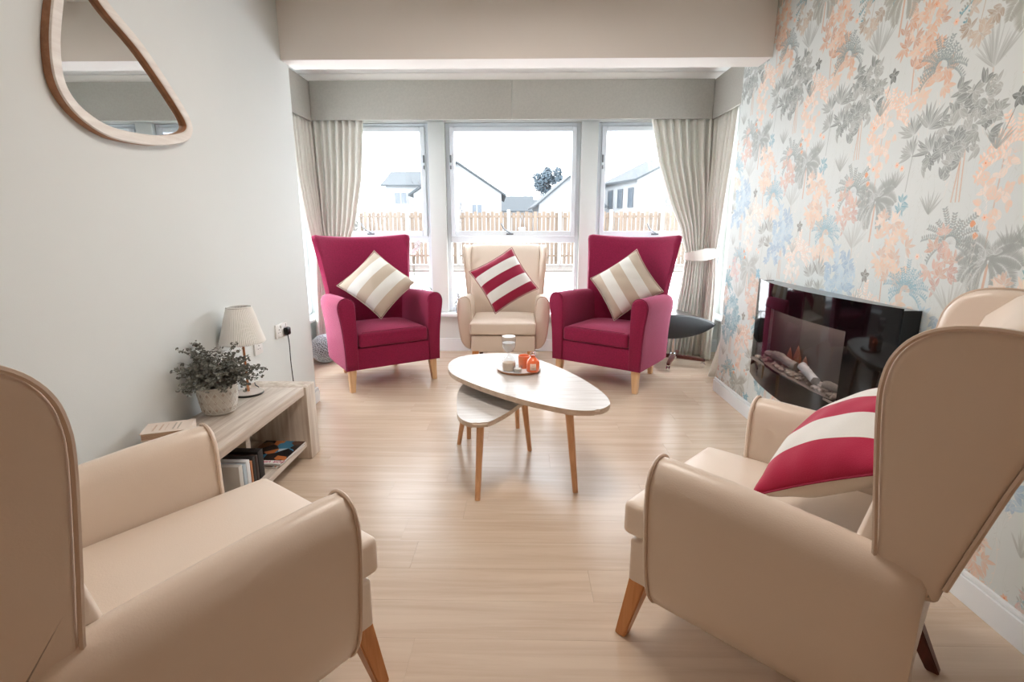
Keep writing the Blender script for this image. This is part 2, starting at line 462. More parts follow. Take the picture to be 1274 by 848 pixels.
ROWS = [dict(oy=0.0, dark=(104, 108, 104), tree=[(118, 122, 118), (138, 142, 136), (100, 104, 100), (156, 158, 152)], orange=[(228, 170, 132), (216, 152, 114), (236, 190, 158), (198, 140, 110)],
             pink=(240, 196, 168), pale=(246, 218, 200), grey=(150, 154, 149), fern=[(150, 160, 158), (138, 150, 150)], lily=[(220, 160, 136), (206, 148, 120), (196, 136, 120)], teal=(112, 158, 172)),
        dict(oy=-.817, dark=(128, 126, 118), tree=[(166, 192, 210), (152, 182, 204), (182, 204, 218), (142, 170, 196)], orange=[(238, 196, 164), (230, 184, 152), (244, 210, 186), (214, 172, 146)],
             pink=(238, 210, 192), pale=(244, 228, 216), grey=(176, 178, 172), fern=[(140, 176, 188), (166, 186, 192)], lily=[(222, 176, 166), (206, 160, 156), (232, 192, 176)], teal=(96, 160, 186)),
        dict(oy=-1.634, dark=(126, 120, 108), tree=[(104, 150, 166), (124, 168, 180), (88, 134, 150), (150, 184, 190)], orange=[(222, 172, 144), (206, 156, 132), (232, 190, 164), (186, 150, 122)],
             pink=(226, 176, 146), pale=(240, 214, 196), grey=(160, 160, 150), fern=[(96, 150, 164), (120, 166, 176)], lily=[(176, 148, 122), (156, 130, 106), (196, 168, 142)], teal=(80, 146, 166))]
TRUNK = (206, 150, 116)
for P in ROWS:
    o = P['oy']
    stems(0, .6, o - .6, o + .25, 80, (196, 200, 194)); stems(0, .6, o - .5, o + .2, 16, P['pale'])
    # pale pink tall shrub
    stroke(-.022, o - .46, -.015, o - .17, .004, TRUNK, .6)
    leafy(-.02, o - .27, .08, .12, 34, .036, .018, [P['pale'], P['pink']], .7, 2)
    spiky(.482, o - .10, .085, P['grey'], 2.0)
    # second orange bush above the clover
    stroke(.12, o - .10, .10, o + .16, .006, TRUNK, .75)
    leafy(.125, o + .15, .10, .13, 32, .046, .014, P['orange'], .72, 5)
    leafy(.16, o + .04, .07, .05, 12, .042, .015, P['orange'], .75, 5)
    # lilies by the clover
    leafy(.245, o - .10, .075, .075, 9, .05, .018, P['orange'], .65, 6)
    # ferns
    fern(.02, o - .165, .125, 11, [P['pink'], P['pale']], .019, .0085, .85, 3.0)
    fern(.255, o - .04, .11, 13, P['fern'], .015, .007, .8, 3.0)
    fern(.433, o - .665, .12, 13, [P['grey'], P['fern'][0]], .015, .007, .8, 3.2)
    # fan palms
    for (x, y, rd, up) in ((.162, -.255, .085, 1.9), (.235, -.24, .095, 1.1), (.17, -.33, .07, 2.3), (.26, -.33, .08, 1.9)):
        fan(x, o + y, rd, 11, [P['grey'], P['dark']], .015, 2.7, up)
    stroke(.17, o - .47, .185, o - .26, .004, P['grey'], .7)
    # main tree
    for q in ((.395, .42), (.415, .41), (.43, .425)): stroke(q[0] + .01, o - .52, q[1], o - .30, .004, TRUNK, .7)
    leafy(.405, o - .25, .12, .14, 46, .048, .019, P['tree'], .72, 4)
    leafy(.32, o - .38, .09, .06, 12, .046, .018, P['tree'], .7, 4)
    leafy(.49, o - .22, .05, .07, 10, .036, .015, P['tree'], .75, 4)
    # lily branch lower left (pinkish)
    stroke(.39, o - .83, .41, o - .62, .003, P['lily'][0], .7)
    leafy(.40, o - .735, .075, .105, 13, .042, .016, P['lily'], .62, 5)
    # big drooping palm
    stroke(-.004, o - .67, 0, o - .51, .009, TRUNK, .8)
    palm(0, o - .50, .13, P['grey'], .75)
    leafy(0, o - .50, .025, .03, 4, .03, .01, [P['grey']], .6, 5)
    leafy(.149, o - .52, .022, .03, 3, .04, .012, [P['teal']], .8, 5)
    # grass tufts
    for x, y in ((.067, -.46), (.11, -.45), (.31, -.56), (.55, -.36)): fan(x, o + y, .085, 9, [P['grey']], .008, 1.7)
    # clover
    for a in (1.57, .35, 2.79, 4.3, 5.2): stamp(0, o, a, .032, .02, P['dark'], .95)
    stroke(-.03, o - .09, 0, o, .0025, P['dark'], .6)
    # berries and blossoms
    for x, y in ((-.086, -.38), (-.068, -.42)): stamp(x - .011, o + y, 0, .023, .023, (224, 146, 98), .9, vein=False)
    for x, y in ((.131, -.376), (.10, -.36), (-.045, -.36), (.29, .10), (.18, -.62), (.52, -.40)):
        for k in range(6): stamp(x, o + y, k * PI / 3, .014, .008, P['pink'], .8, vein=False)
        stamp(x - .003, o + y, 0, .006, .006, (222, 130, 84), .9, vein=False)
img = np.clip(img, 0, 255) / 255
wp = bpy.data.images.new('foliage_print', TW, TH)
buf = np.ones((TH, TW, 4), np.float32); buf[:, :, :3] = img; wp.pixels.foreach_set(buf.ravel()); wp.update(); wp.pack()

def wallpaper():
    m = bpy.data.materials.new('foliage_wallpaper'); m.use_nodes = True; nt = m.node_tree; b = nt.nodes['Principled BSDF']
    b.inputs['Roughness'].default_value = .5
    tc = nt.nodes.new('ShaderNodeTexCoord'); sp = nt.nodes.new('ShaderNodeSeparateXYZ'); nt.links.new(tc.outputs['Object'], sp.inputs[0])
    def mth(op, a, b_=None, c_=None):
        n = nt.nodes.new('ShaderNodeMath'); n.operation = op
        for i, v in enumerate((a, b_, c_)):
            if v is None: continue
            if isinstance(v, (int, float)): n.inputs[i].default_value = v
            else: nt.links.new(v, n.inputs[i])
        return n.outputs[0]
    r = mth('MULTIPLY_ADD', sp.outputs[1], -1 / .6, 2.332 / .6)
    k = mth('FLOOR', r); u = mth('SUBTRACT', r, k)
    z = mth('SUBTRACT', sp.outputs[2], 1.857); v = mth('MULTIPLY_ADD', k, .215, z); v = mth('DIVIDE', v, 2.451)
    cx = nt.nodes.new('ShaderNodeCombineXYZ'); nt.links.new(u, cx.inputs[0]); nt.links.new(v, cx.inputs[1])
    im = nt.nodes.new('ShaderNodeTexImage'); im.image = wp; im.interpolation = 'Linear'; nt.links.new(cx.outputs[0], im.inputs[0])
    nt.links.new(im.outputs[0], b.inputs['Base Color'])
    n2 = nt.nodes.new('ShaderNodeTexNoise'); n2.inputs['Scale'].default_value = 300; nt.links.new(tc.outputs['Object'], n2.inputs['Vector'])
    bp = nt.nodes.new('ShaderNodeBump'); bp.inputs['Strength'].default_value = .06; bp.inputs['Distance'].default_value = .002
    nt.links.new(n2.outputs['Fac'], bp.inputs['Height']); nt.links.new(bp.outputs[0], b.inputs['Normal'])
    return m
wall_right.data.materials.clear(); wall_right.data.materials.append(wallpaper())

# skirting boards
def skirting(name, lo, hi, side):
    """board with a stepped, rounded top; side = axis the board faces ('+x' etc.)"""
    bm = bmesh.new(); add_box(bm, lo, (hi[0], hi[1], hi[2] - .018), .0015, 1)
    l2, h2 = list(lo), list(hi); l2[2] = hi[2] - .018
    if side == '+x': h2[0] -= .006
    if side == '-x': l2[0] += .006
    if side == '-y': l2[1] += .006
    if side == '+y': h2[1] -= .006
    add_box(bm, l2, h2, .004, 2)
    return struct(flush(name, bm, M['skirting'], None, autosmooth=40))
skirting('baseboard_right', (XR - .019, YB, 0), (XR - .0005, YR + .018, .107), '-x')
skirting('baseboard_left', (XL + .0005, YB, 0), (XL + .019, YL + .018, .107), '+x')
skirting('baseboard_front', (BL, YW - .0195, 0), (BR, YW - .0005, .130), '-y')
skirting('baseboard_left_return', (BL + .02, YL + .0005, 0), (XL, YL + .018, .107), '+y')
skirting('baseboard_right_return', (XR, YR + .0005, 0), (BR - .02, YR + .018, .107), '+y')

# window wall
wf = bmesh.new()
add_box(wf, (BL - .2, YW, 0), (BR + .2, YW + .14, .375))
add_box(wf, (BL - .2, YW, 2.225), (BR + .2, YW + .14, H))
struct(flush('wall_front', wf, M['wall'], smooth=False))
for nm, a, b in (('trim_1', -.903, -.745), ('trim_2', .556, .716)):
    struct(box(nm, (a, YW - .03, .41), (b, YW + .13, 2.224), M['wall'], bevel=.003))
for nm, a, b in (('trim_3', BL - .19, BL + .05), ('trim_4', BR - .05, BR + .19)):
    struct(box(nm, (a, YW, .376), (b, YW + .13, 2.224), M['wall']))
struct(box('trim_sill', (BL + .03, YW - .13, .375), (BR - .03, YW + .10, .408), M['skirting'], bevel=.006))
# ceiling recess batten and pelmet
struct(box('trim_batten', (BL + .001, 4.99, 2.52), (BR - .001, 5.05, H - .001), M['beam'], bevel=.003))

def window(n, x0, x1, latch_side=-1):
    """upper opening light over a fixed lower light, in (x, z) at the window wall"""
    y0 = YW + .02
    bm = bmesh.new(); t = .035
    for lo, hi in (((x0, y0, .41), (x0 + t, y0 + .07, 2.222)), ((x1 - t, y0, .41), (x1, y0 + .07, 2.222)),
                   ((x0 + t, y0, .41), (x1 - t, y0 + .07, .46)), ((x0 + t, y0, 2.19), (x1 - t, y0 + .07, 2.222)),
                   ((x0 + t, y0, 1.105), (x1 - t, y0 + .07, 1.165))):
        add_box(bm, lo, hi, .003, 1)
    fr = struct(flush('window_%d' % n, bm, M['pvc'], None, autosmooth=40))
    bm = bmesh.new(); s = .045; a, b, c_, d = x0 + t + .002, x1 - t - .002, 1.167, 2.188
    for lo, hi in (((a, y0 - .022, c_), (a + s, y0 + .045, d)), ((b - s, y0 - .022, c_), (b, y0 + .045, d)),
                   ((a + s, y0 - .022, c_), (b - s, y0 + .045, c_ + .05)), ((a + s, y0 - .022, d - .045), (b - s, y0 + .045, d))):
        add_box(bm, lo, hi, .004, 1)
    ca = flush('casement', bm, M['pvc'], fr, autosmooth=40)
    box('pane', (a + s, y0 + .014, c_ + .05), (b - s, y0 + .020, d - .045), M['glass'], ca)
    box('pane', (x0 + t, y0 + .03, .46), (x1 - t, y0 + .036, 1.105), M['glass'], fr)
    # stay arm on the bottom rail
    xm = (a + b) / 2 - .03
    bm = bmesh.new(); add_box(bm, (xm - .035, y0 - .034, c_ + .012), (xm + .035, y0 - .0225, c_ + .028), .003, 1)
    add_tube(bm, smooth_open([(xm + .01, y0 - .038, c_ + .025), (xm - .025, y0 - .045, c_ + .05), (xm - .06, y0 - .05, c_ + .075), (xm - .085, y0 - .05, c_ + .125)], 4), .006, 6)
    flush('window_stay', bm, M['steel'], ca, autosmooth=40)
    # small catch on the jamb
    xs = a + .012 if latch_side < 0 else b - .012
    bm = bmesh.new(); add_box(bm, (xs - .008, y0 - .034, 1.86), (xs + .008, y0 - .0225, 1.93), .003, 1)
    add_box(bm, (xs - .006, y0 - .04, 1.80), (xs + .006, y0 - .0225, 1.835), .003, 1)
    flush('catch', bm, M['steel'], ca, autosmooth=40)
    return fr
window(1, BL + .052, -.905, 1); window(2, -.743, .554, -1); window(3, .718, BR - .052, -1)

def side_window(n, x, sgn, ya, yb):
    """bay side wall with a tall window; sgn +1 = right side"""
    th = .15
    lo = lambda a, z: (min(x, x + sgn * th), a, z); hi = lambda a, z: (max(x, x + sgn * th), a, z)
    bm = bmesh.new()
    add_box(bm, lo(ya, 0), hi(yb, .40)); add_box(bm, lo(ya, 2.225), hi(yb, H))
    add_box(bm, lo(ya, .40), hi(ya + .06, 2.225)); add_box(bm, lo(yb - .08, .40), hi(yb, 2.225))
    struct(flush('wall_bay_' + ('right' if sgn > 0 else 'left'), bm, M['wall'], smooth=False))
    a, b = ya + .062, yb - .082; X0, X1 = sorted((x + sgn * .03, x + sgn * .10))
    bm = bmesh.new(); t = .07
    for (p, q, r, s) in ((a, a + t, .41, 2.222), (b - t, b, .41, 2.222), (a + t, b - t, .41, .48), (a + t, b - t, 2.15, 2.222), (a + t, b - t, 1.105, 1.19)):
        add_box(bm, (X0, p, r), (X1, q, s), .003, 1)
    fr = struct(flush('window_%d' % n, bm, M['pvc'], None, autosmooth=40))
    xm = (X0 + X1) / 2
    box('pane', (xm - .003, a + t, 1.19), (xm + .003, b - t, 2.15), M['glass'], fr)
    box('pane', (xm - .003, a + t, .48), (xm + .003, b - t, 1.105), M['glass'], fr)
    P, Q = sorted((x - sgn * .12, x + sgn * .028))
    struct(box('trim_sill_side', (P, ya + .01, .372), (Q, yb - .14, .400), M['skirting'], bevel=.006))
side_window(4, BL, -1, YL, YW); side_window(5, BR, 1, YR, YW)

# pelmet
pel = thing('pelmet', 'long grey linen pelmet boxed round the head of the bay window', 'pelmet', (-.1, 4.97, 2.2))
def pp(name, lo, hi): return box(name, (lo[0] + .1, lo[1] - 4.97, lo[2] - 2.2), (hi[0] + .1, hi[1] - 4.97, hi[2] - 2.2), M['pelmet'], pel, bevel=.004)
pp('panel', (-1.925, 4.965, 2.205), (-.101, 4.985, 2.535)); pp('panel', (-.099, 4.965, 2.205), (1.70, 4.985, 2.535))
pp('side_panel', (-1.945, 3.70, 2.198), (-1.926, 4.985, 2.532)); pp('side_panel', (1.701, 4.02, 2.198), (1.72, 4.985, 2.532))

# ------------------------------------------------------------------ curtains
def curtain(name, label, rows, pleats, amp, tie=None, thick=.004):
    """rows: list of (z, [plan points along the cloth]) ; plan interpolated, pleated sideways"""
    ns = pleats * 10; bm = bmesh.new(); Rr = []
    zs = np.linspace(rows[0][0], rows[-1][0], 46)
    def path(pl, s):
        P = [Vector((p[0], p[1])) for p in pl]; L = [0]
        for a, b in zip(P, P[1:]): L.append(L[-1] + (b - a).length)
        d = s * L[-1]
        for i in range(len(P) - 1):
            if d <= L[i + 1] + 1e-9:
                t = (d - L[i]) / max(1e-9, L[i + 1] - L[i]); return P[i].lerp(P[i + 1], t)
        return P[-1]
    rg = random.Random(hash(name) % 97 if False else 5)
    ph = [rg.uniform(-.6, .6) for _ in range(pleats + 2)]; am = [rg.uniform(.7, 1.2) for _ in range(pleats + 2)]
    zr = [r[0] for r in rows]
    for z in zs:
        i = 0
        while i < len(rows) - 2 and z < rows[i + 1][0]: i += 1
        t = (zr[i] - z) / (zr[i] - zr[i + 1]); ring = []
        A = [rows[i], rows[i + 1]]
        pts = []
        for k in range(ns + 1):
            s = k / ns; p = path(A[0][1], s).lerp(path(A[1][1], s), t); pts.append(p)
        am_z = A[0][2] * (1 - t) + A[1][2] * t
        for k in range(ns + 1):
            a, b = pts[max(0, k - 1)], pts[min(ns, k + 1)]; d = (b - a)
            nrm = Vector((d.y, -d.x)); nrm = nrm.normalized() if nrm.length > 1e-9 else Vector((0, -1))
            s = k / ns * pleats; j = int(min(pleats, s)); w = math.sin(2 * PI * s + ph[j] * math.sin(PI * (s - j)) * 1.0)
            w = math.copysign(abs(w) ** .8, w)
            off = amp * am_z * am[j] * w + .004 * math.sin(z * 5 + s)
            ring.append((pts[k].x + nrm.x * off, pts[k].y + nrm.y * off, z))
        Rr.append(ring)
    t_ = thing(name, label, 'curtain', (rows[-1][1][0][0], rows[-1][1][0][1], 0))
    L0 = Vector(t_.location)
    add_loft(bm, [[tuple(Vector(p) - L0) for p in ring] for ring in Rr], cap=False, closed=False)
    o = flush('cloth', bm, M['curtain'], t_)
    sd = o.modifiers.new('thick', 'SOLIDIFY'); sd.thickness = thick; sd.offset = 0
    if tie:
        bm = bmesh.new(); (cx, cy, rx, ry, z0, hgt, tilt) = tie
        ring = []
        n = 40
        prof = [(-.5, 0), (-.5, .006), (.5, .006), (.5, 0)]
        rings = []
        for k in range(n):
            a = 2 * PI * k / n; c_, s_ = math.cos(a), math.sin(a)
            zz = z0 + tilt * c_
            hh = hgt * (.62 + .38 * (1 - abs(c_)))
            rings.append([(cx + (rx + e) * c_ - L0.x, cy + (ry + e) * s_ - L0.y, zz + f * hh) for f, e in prof])
        rings.append(rings[0]); add_loft(bm, rings, cap=False)
        bmesh.ops.remove_doubles(bm, verts=bm.verts, dist=1e-5)
        flush('tieback', bm, M['tie'], t_, autosmooth=40)
    return t_
curtain('curtain', 'grey beige curtain tied back left of the bay, behind the left raspberry armchair',
        [(2.235, [(-1.47, 5.035), (-1.96, 5.035), (-1.99, 4.98), (-1.99, 4.62)], 1.0), (1.7, [(-1.52, 5.035), (-1.95, 5.035), (-1.98, 4.98), (-1.98, 4.66)], 1.0),
         (1.30, [(-1.60, 5.02), (-1.92, 5.02), (-1.94, 4.98), (-1.95, 4.72)], .9),
         (1.00, [(-1.70, 5.0), (-1.88, 5.0), (-1.92, 4.98), (-1.94, 4.84)], .7), (.7, [(-1.66, 5.0), (-1.86, 5.0), (-1.93, 4.98), (-1.95, 4.80)], .9),
         (.012, [(-1.52, 5.02), (-1.84, 5.02), (-1.92, 4.98), (-1.95, 4.76)], 1.1)], 14, .027, (-1.82, 4.955, .165, .10, 1.01, .11, -.02))
curtain('curtain', 'grey beige curtain tied back right of the bay, beside the black footstool',
        [(2.235, [(1.17, 5.035), (1.74, 5.035), (1.765, 4.98), (1.765, 4.58)], 1.0), (1.84, [(1.26, 5.035), (1.74, 5.035), (1.765, 4.98), (1.765, 4.64)], 1.0),
         (1.48, [(1.38, 5.02), (1.72, 5.02), (1.74, 4.98), (1.75, 4.66)], .95), (1.25, [(1.49, 5.01), (1.73, 5.01), (1.77, 4.98), (1.79, 4.80)], .8),
         (1.00, [(1.56, 5.0), (1.76, 5.0), (1.79, 4.98), (1.80, 4.90)], .65), (.72, [(1.535, 5.0), (1.76, 5.0), (1.79, 4.97), (1.80, 4.86)], .9),
         (.35, [(1.49, 5.02), (1.75, 5.02), (1.78, 4.98), (1.79, 4.82)], 1.1), (.012, [(1.44, 5.02), (1.74, 5.02), (1.77, 4.97), (1.78, 4.80)], 1.1)], 14, .027,
        (1.695, 4.965, .155, .10, 1.005, .115, .02))
curtain('curtain', 'narrow end of curtain cloth hanging by the wallpapered wall corner', [(2.19, [(1.90, 4.00), (1.90, 4.16)], .8), (.9, [(1.88, 4.02), (1.86, 4.20)], .9), (.42, [(1.80, 4.06), (1.68, 4.24)], 1.0), (.012, [(1.74, 4.04), (1.60, 4.28)], 1.1)], 4, .014)

# ================================================================== WING CHAIRS
def legs(parent, spec, names='leg'):
    for (tx, ty, bx, by, zt, wt, wb, m) in spec:
        bm = bmesh.new()
        rings = [[(bx - wb, by - wb, 0), (bx + wb, by - wb, 0), (bx + wb, by + wb, 0), (bx - wb, by + wb, 0)],
                 [(tx - wt, ty - wt, zt), (tx + wt, ty - wt, zt), (tx + wt, ty + wt, zt), (tx - wt, ty + wt, zt)]]
        add_loft(bm, rings); bmesh.ops.bevel(bm, geom=list(bm.edges), offset=.003, segments=2, affect='EDGES')
        l = flush('leg', bm, m, parent, autosmooth=40)
        bm = bmesh.new(); add_lathe(bm, [(0, -.0005), (wb * .7, -.0005), (wb * .7, .002), (0, .002)], 12, (bx, by, 0))

def cushion_block(name, lo, hi, m, parent, crown=.02, bevel=.03, pipe=None, rnd_front=0):
    bm = bmesh.new()
    nx, ny = 10, 10
    zmid = (lo[2] + hi[2]) / 2
    def P(i, j, top):
        x = lo[0] + (hi[0] - lo[0]) * i / nx; y = lo[1] + (hi[1] - lo[1]) * j / ny
        u = 2 * i / nx - 1; v = 2 * j / ny - 1; k = (1 - u ** 4) * (1 - v ** 4)
        return (x, y, (hi[2] - crown + crown * k) if top else lo[2])
    T = [[bm.verts.new(P(i, j, 1)) for j in range(ny + 1)] for i in range(nx + 1)]
    B = [[bm.verts.new(P(i, j, 0)) for j in range(ny + 1)] for i in range(nx + 1)]
    for i in range(nx):
        for j in range(ny):
            bm.faces.new((T[i][j], T[i + 1][j], T[i + 1][j + 1], T[i][j + 1])); bm.faces.new((B[i][j], B[i][j + 1], B[i + 1][j + 1], B[i + 1][j]))
    for i in range(nx):
        bm.faces.new((T[i][0], B[i][0], B[i + 1][0], T[i + 1][0])); bm.faces.new((T[i][ny], T[i + 1][ny], B[i + 1][ny], B[i][ny]))
    for j in range(ny):
        bm.faces.new((T[0][j], T[0][j + 1], B[0][j + 1], B[0][j])); bm.faces.new((T[nx][j], B[nx][j], B[nx][j + 1], T[nx][j + 1]))
    bmesh.ops.recalc_face_normals(bm, faces=bm.faces)
    es = [e for e in bm.edges if len(e.link_faces) == 2 and e.calc_face_angle(0) > R(50)]
    bmesh.ops.bevel(bm, geom=es, offset=bevel, segments=5, affect='EDGES', profile=.6)
    o = flush(name, bm, m, parent, autosmooth=60)
    return o

def offset_path(pts, d):
    return pts

def make_wing_chair(label, loc, rz, group):
    t = thing('wing_chair', label, 'armchair', loc, rz, group)
    v = M['vinyl']
    # base rail
    box('base_frame', (-.275, -.105, .20), (.275, .56, .345), v, t, bevel=.012, seg=3)
    cushion_block('seat_cushion', (-.283, -.128, .355), (.283, .46, .482), v, t, .022, .022)
    ci = [(-.281, -.1275, .372), (.281, -.1275, .372)]
    # arms
    def arm(s):
        sec = [(.30, .205), (.335, .225), (.362, .27), (.380, .34), (.392, .45), (.398, .54), (.396, .60), (.384, .638), (.360, .660), (.332, .664), (.306, .650), (.291, .620), (.285, .57), (.284, .45), (.284, .30), (.285, .205)]
        rings = []
        cx, cz = .34, .45
        for y, k, dz in ((0.0, .90, 0), (.004, .965, 0), (.014, 1.0, 0), (.05, 1, .002), (.2, 1, -.004), (.35, 1, -.016), (.47, 1, -.028), (.52, .98, -.034), (.566, .95, -.05), (.575, .88, -.06)):
            rings.append([(s * (cx + (x - cx) * k), y, (cz + (z - cz) * (1 if k == 1 else (1 - (1 - k) * .35))) + (dz * max(0, (z - .3) / .36))) for x, z in sec])
        bm = bmesh.new(); add_loft(bm, rings)
        a = flush('arm', bm, v, t, autosmooth=48)
        pts = [(s * (x + (.002 if x > .34 else -.002)), .012, z + (.002 if z > .6 else 0)) for x, z in sec]
        pts = smooth_open(pts, 3)
        tube('piping', pts, .0045, M['piping'], a, 6)
    arm(1); arm(-1)
    # backrest, raked, between the wings
    prof = [(.565, .205), (.572, .40), (.598, .61), (.664, .863), (.722, 1.04), (.712, 1.078), (.68, 1.098), (.64, 1.098), (.61, 1.08), (.585, 1.03), (.535, .88), (.495, .74), (.465, .60), (.450, .47), (.455, .36), (.47, .205)]
    bm = bmesh.new(); rings = []
    for x in (-.325, -.318, -.30, -.24, -.12, 0, .12, .24, .30, .318, .325):
        u = abs(x) / .325; k = 1 if u < .93 else (.93 if u < .99 else .86)
        rings.append([(x, (.58 + (y - .58) * k) + (.028 * u ** 2.5 * (-1) if y < .62 and z < 1.06 and z > .3 else 0), z if k == 1 else .65 + (z - .65) * (.97 + .03 * (k - .86) / .14)) for y, z in prof])
    add_loft(bm, rings); flush('backrest', bm, v, t, autosmooth=60)
    # wings
    out = [(.492, .585), (.486, .66), (.474, .78), (.461, .93), (.463, .99), (.474, 1.03), (.497, 1.062), (.53, 1.082), (.575, 1.090), (.63, 1.088), (.69, 1.078), (.722, 1.06), (.728, 1.03), (.70, .96), (.664, .863), (.631, .732), (.600, .60), (.588, .56), (.54, .565)]
    for s in (1, -1):
        fo = lambda y, z, s=s: s * (.364 + .065 * (z - .6) - .03 * (y - .45))
        fi = lambda y, z, s=s: s * (.318 + .02 * (z - .6) - .42 * max(0, min(1, (y - .462) / .2)) * .2 * 1.0 + .0)
        # inner face must stay planar per polygon: use a linear function
        fi = lambda y, z, s=s: s * (.300 + .085 * (z - .6) - .30 * (y - .46 - .35 * (z - .6) * .6))
        w = slab('wing', out, fo, fi, v, t, .018, 4)
        pts = smooth_open([(fo(y, z) + s * -.002, y, z) for y, z in out[:17]], 4)
        tube('piping', pts, .005, M['piping'], w, 6)
        tube('piping', smooth_open([(s * .358, .492, .612), (s * .366, .525, .607), (s * .362, .555, .603), (s * .350, .580, .598)], 4), .004, M['piping'], w, 6)
    f = M['orangewood']
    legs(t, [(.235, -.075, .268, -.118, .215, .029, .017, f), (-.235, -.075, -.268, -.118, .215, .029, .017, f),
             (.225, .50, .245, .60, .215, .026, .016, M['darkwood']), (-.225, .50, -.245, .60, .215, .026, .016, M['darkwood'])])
    return t
GW = 'cream vinyl wing chairs'
near_right = make_wing_chair('cream vinyl wing chair seen from behind at lower right, striped cushion on its seat', (.591, 1.511, 0), R(-133.74), GW)
near_left = dup(near_right, None, (-.679, 1.262, 0), R(144.4), 'empty cream vinyl wing chair seen from behind at lower left, beside the low shelf', GW)
centre = dup(near_right, None, (-.163, 4.412, 0), 0, 'cream vinyl wing chair facing us between the two raspberry armchairs', GW)

# ================================================================== RASPBERRY ARMCHAIRS
def make_tub_chair(label, loc, rz, group):
    t = thing('fabric_armchair', label, 'armchair', loc, rz, group)
    v = M['magenta']
    # front rail and body
    bm = bmesh.new(); add_box(bm, (-.31, .012, .175), (.31, .62, .345), .012, 3); flush('base_frame', bm, v, t, autosmooth=50)
    cushion_block('seat_cushion', (-.283, -.004, .350), (.283, .56, .490), v, t, .03, .026)
    bm = bmesh.new()
    tube('piping', [(-.262, -.006, .468), (-.15, -.0065, .4705), (0, -.007, .471), (.15, -.0065, .4705), (.262, -.006, .468)], .0035, M['magenta_pipe'], t, 6)
    # arms: flare outward towards the top, rounded over
    def arm(s):
        # section in (x, z)
        sec = [(.296, .178), (.385, .178), (.388, .30), (.394, .42), (.406, .54), (.420, .63), (.422, .676), (.408, .712), (.382, .731), (.350, .734), (.322, .722), (.304, .697), (.296, .66), (.292, .55), (.292, .40), (.294, .28)]
        rings = []; cx, cz = .35, .45
        for y, k, dz, sh in ((0.0, .93, 0, 0), (.004, .975, 0, 0), (.013, 1.0, 0, 0), (.10, 1, 0, 0), (.25, 1, -.002, 0), (.40, 1, -.008, 0), (.52, 1, -.014, -.005), (.60, 1, -.02, -.012), (.655, .99, -.03, -.03), (.675, .93, -.04, -.05)):
            rings.append([(s * (cx + sh * (1 + 1.2 * max(0, z - .3)) + (x - cx) * k), y, cz + (z - cz) * (1 - (1 - k) * .3) + dz * max(0, (z - .2) / .5)) for x, z in sec])
        bm = bmesh.new(); add_loft(bm, rings); a = flush('arm', bm, v, t, autosmooth=48)
        pts = smooth_open([(s * (x + (.001 if x > .35 else -.001)), .011, z) for x, z in sec[1:13]], 3)
        tube('piping', pts, .004, M['magenta_pipe'], a, 6)
    arm(1); arm(-1)
    # curved flared back shell
    bm = bmesh.new(); nx = 28
    levels = [(.178, .345, .645, .09), (.45, .350, .655, .10), (.62, .362, .668, .105), (.75, .374, .690, .10), (.88, .388, .717, .095), (1.0, .403, .745, .09), (1.09, .417, .766, .085), (1.135, .425, .776, .080), (1.16, .424, .783, .060), (1.168, .418, .788, .03)]
    rings = []
    for z, w, yb, th in levels:
        ring = []
        sw = .13 if z > .6 else .13 * max(0, (z - .2) / .4)
        def ctr(u): return yb - sw * abs(u) ** 2.2
        for i in range(nx + 1):
            u = -1 + 2 * i / nx; ring.append((w * u, ctr(u) + th * .5 * (1 if abs(u) < .95 else .55 if abs(u) < .999 else .0), z + (.028 * (abs(u) ** 2.5) if z > 1.05 else 0) - (.012 if z > 1.05 and abs(u) > .96 else 0)))
        for i in range(nx, -1, -1):
            u = -1 + 2 * i / nx
            if abs(u) > .999: continue
            ring.append((w * u, ctr(u) - th * .5 * (1 if abs(u) < .95 else .6), z + (.028 * (abs(u) ** 2.5) if z > 1.05 else 0) - (.012 if z > 1.05 and abs(u) > .96 else 0)))
        rings.append(ring)
    add_loft(bm, rings); flush('backrest', bm, v, t, autosmooth=70)
    f = M['palewood']
    legs(t, [(.335, .055, .345, .040, .20, .030, .019, f), (-.335, .055, -.345, .040, .20, .030, .019, f),
             (.24, .60, .226, .645, .20, .026, .017, f), (-.24, .60, -.226, .645, .20, .026, .017, f)])
    return t
GM = 'raspberry fabric armchairs'
tub = make_tub_chair('raspberry fabric armchair left of the bay, turned right, pale striped cushion on it', (-1.005, 3.956, 0), R(34.5), GM)
dup(tub, None, (.568, 3.975, 0), R(-35.2), 'raspberry fabric armchair right of the bay, turned left, in front of the black footstool', GM)

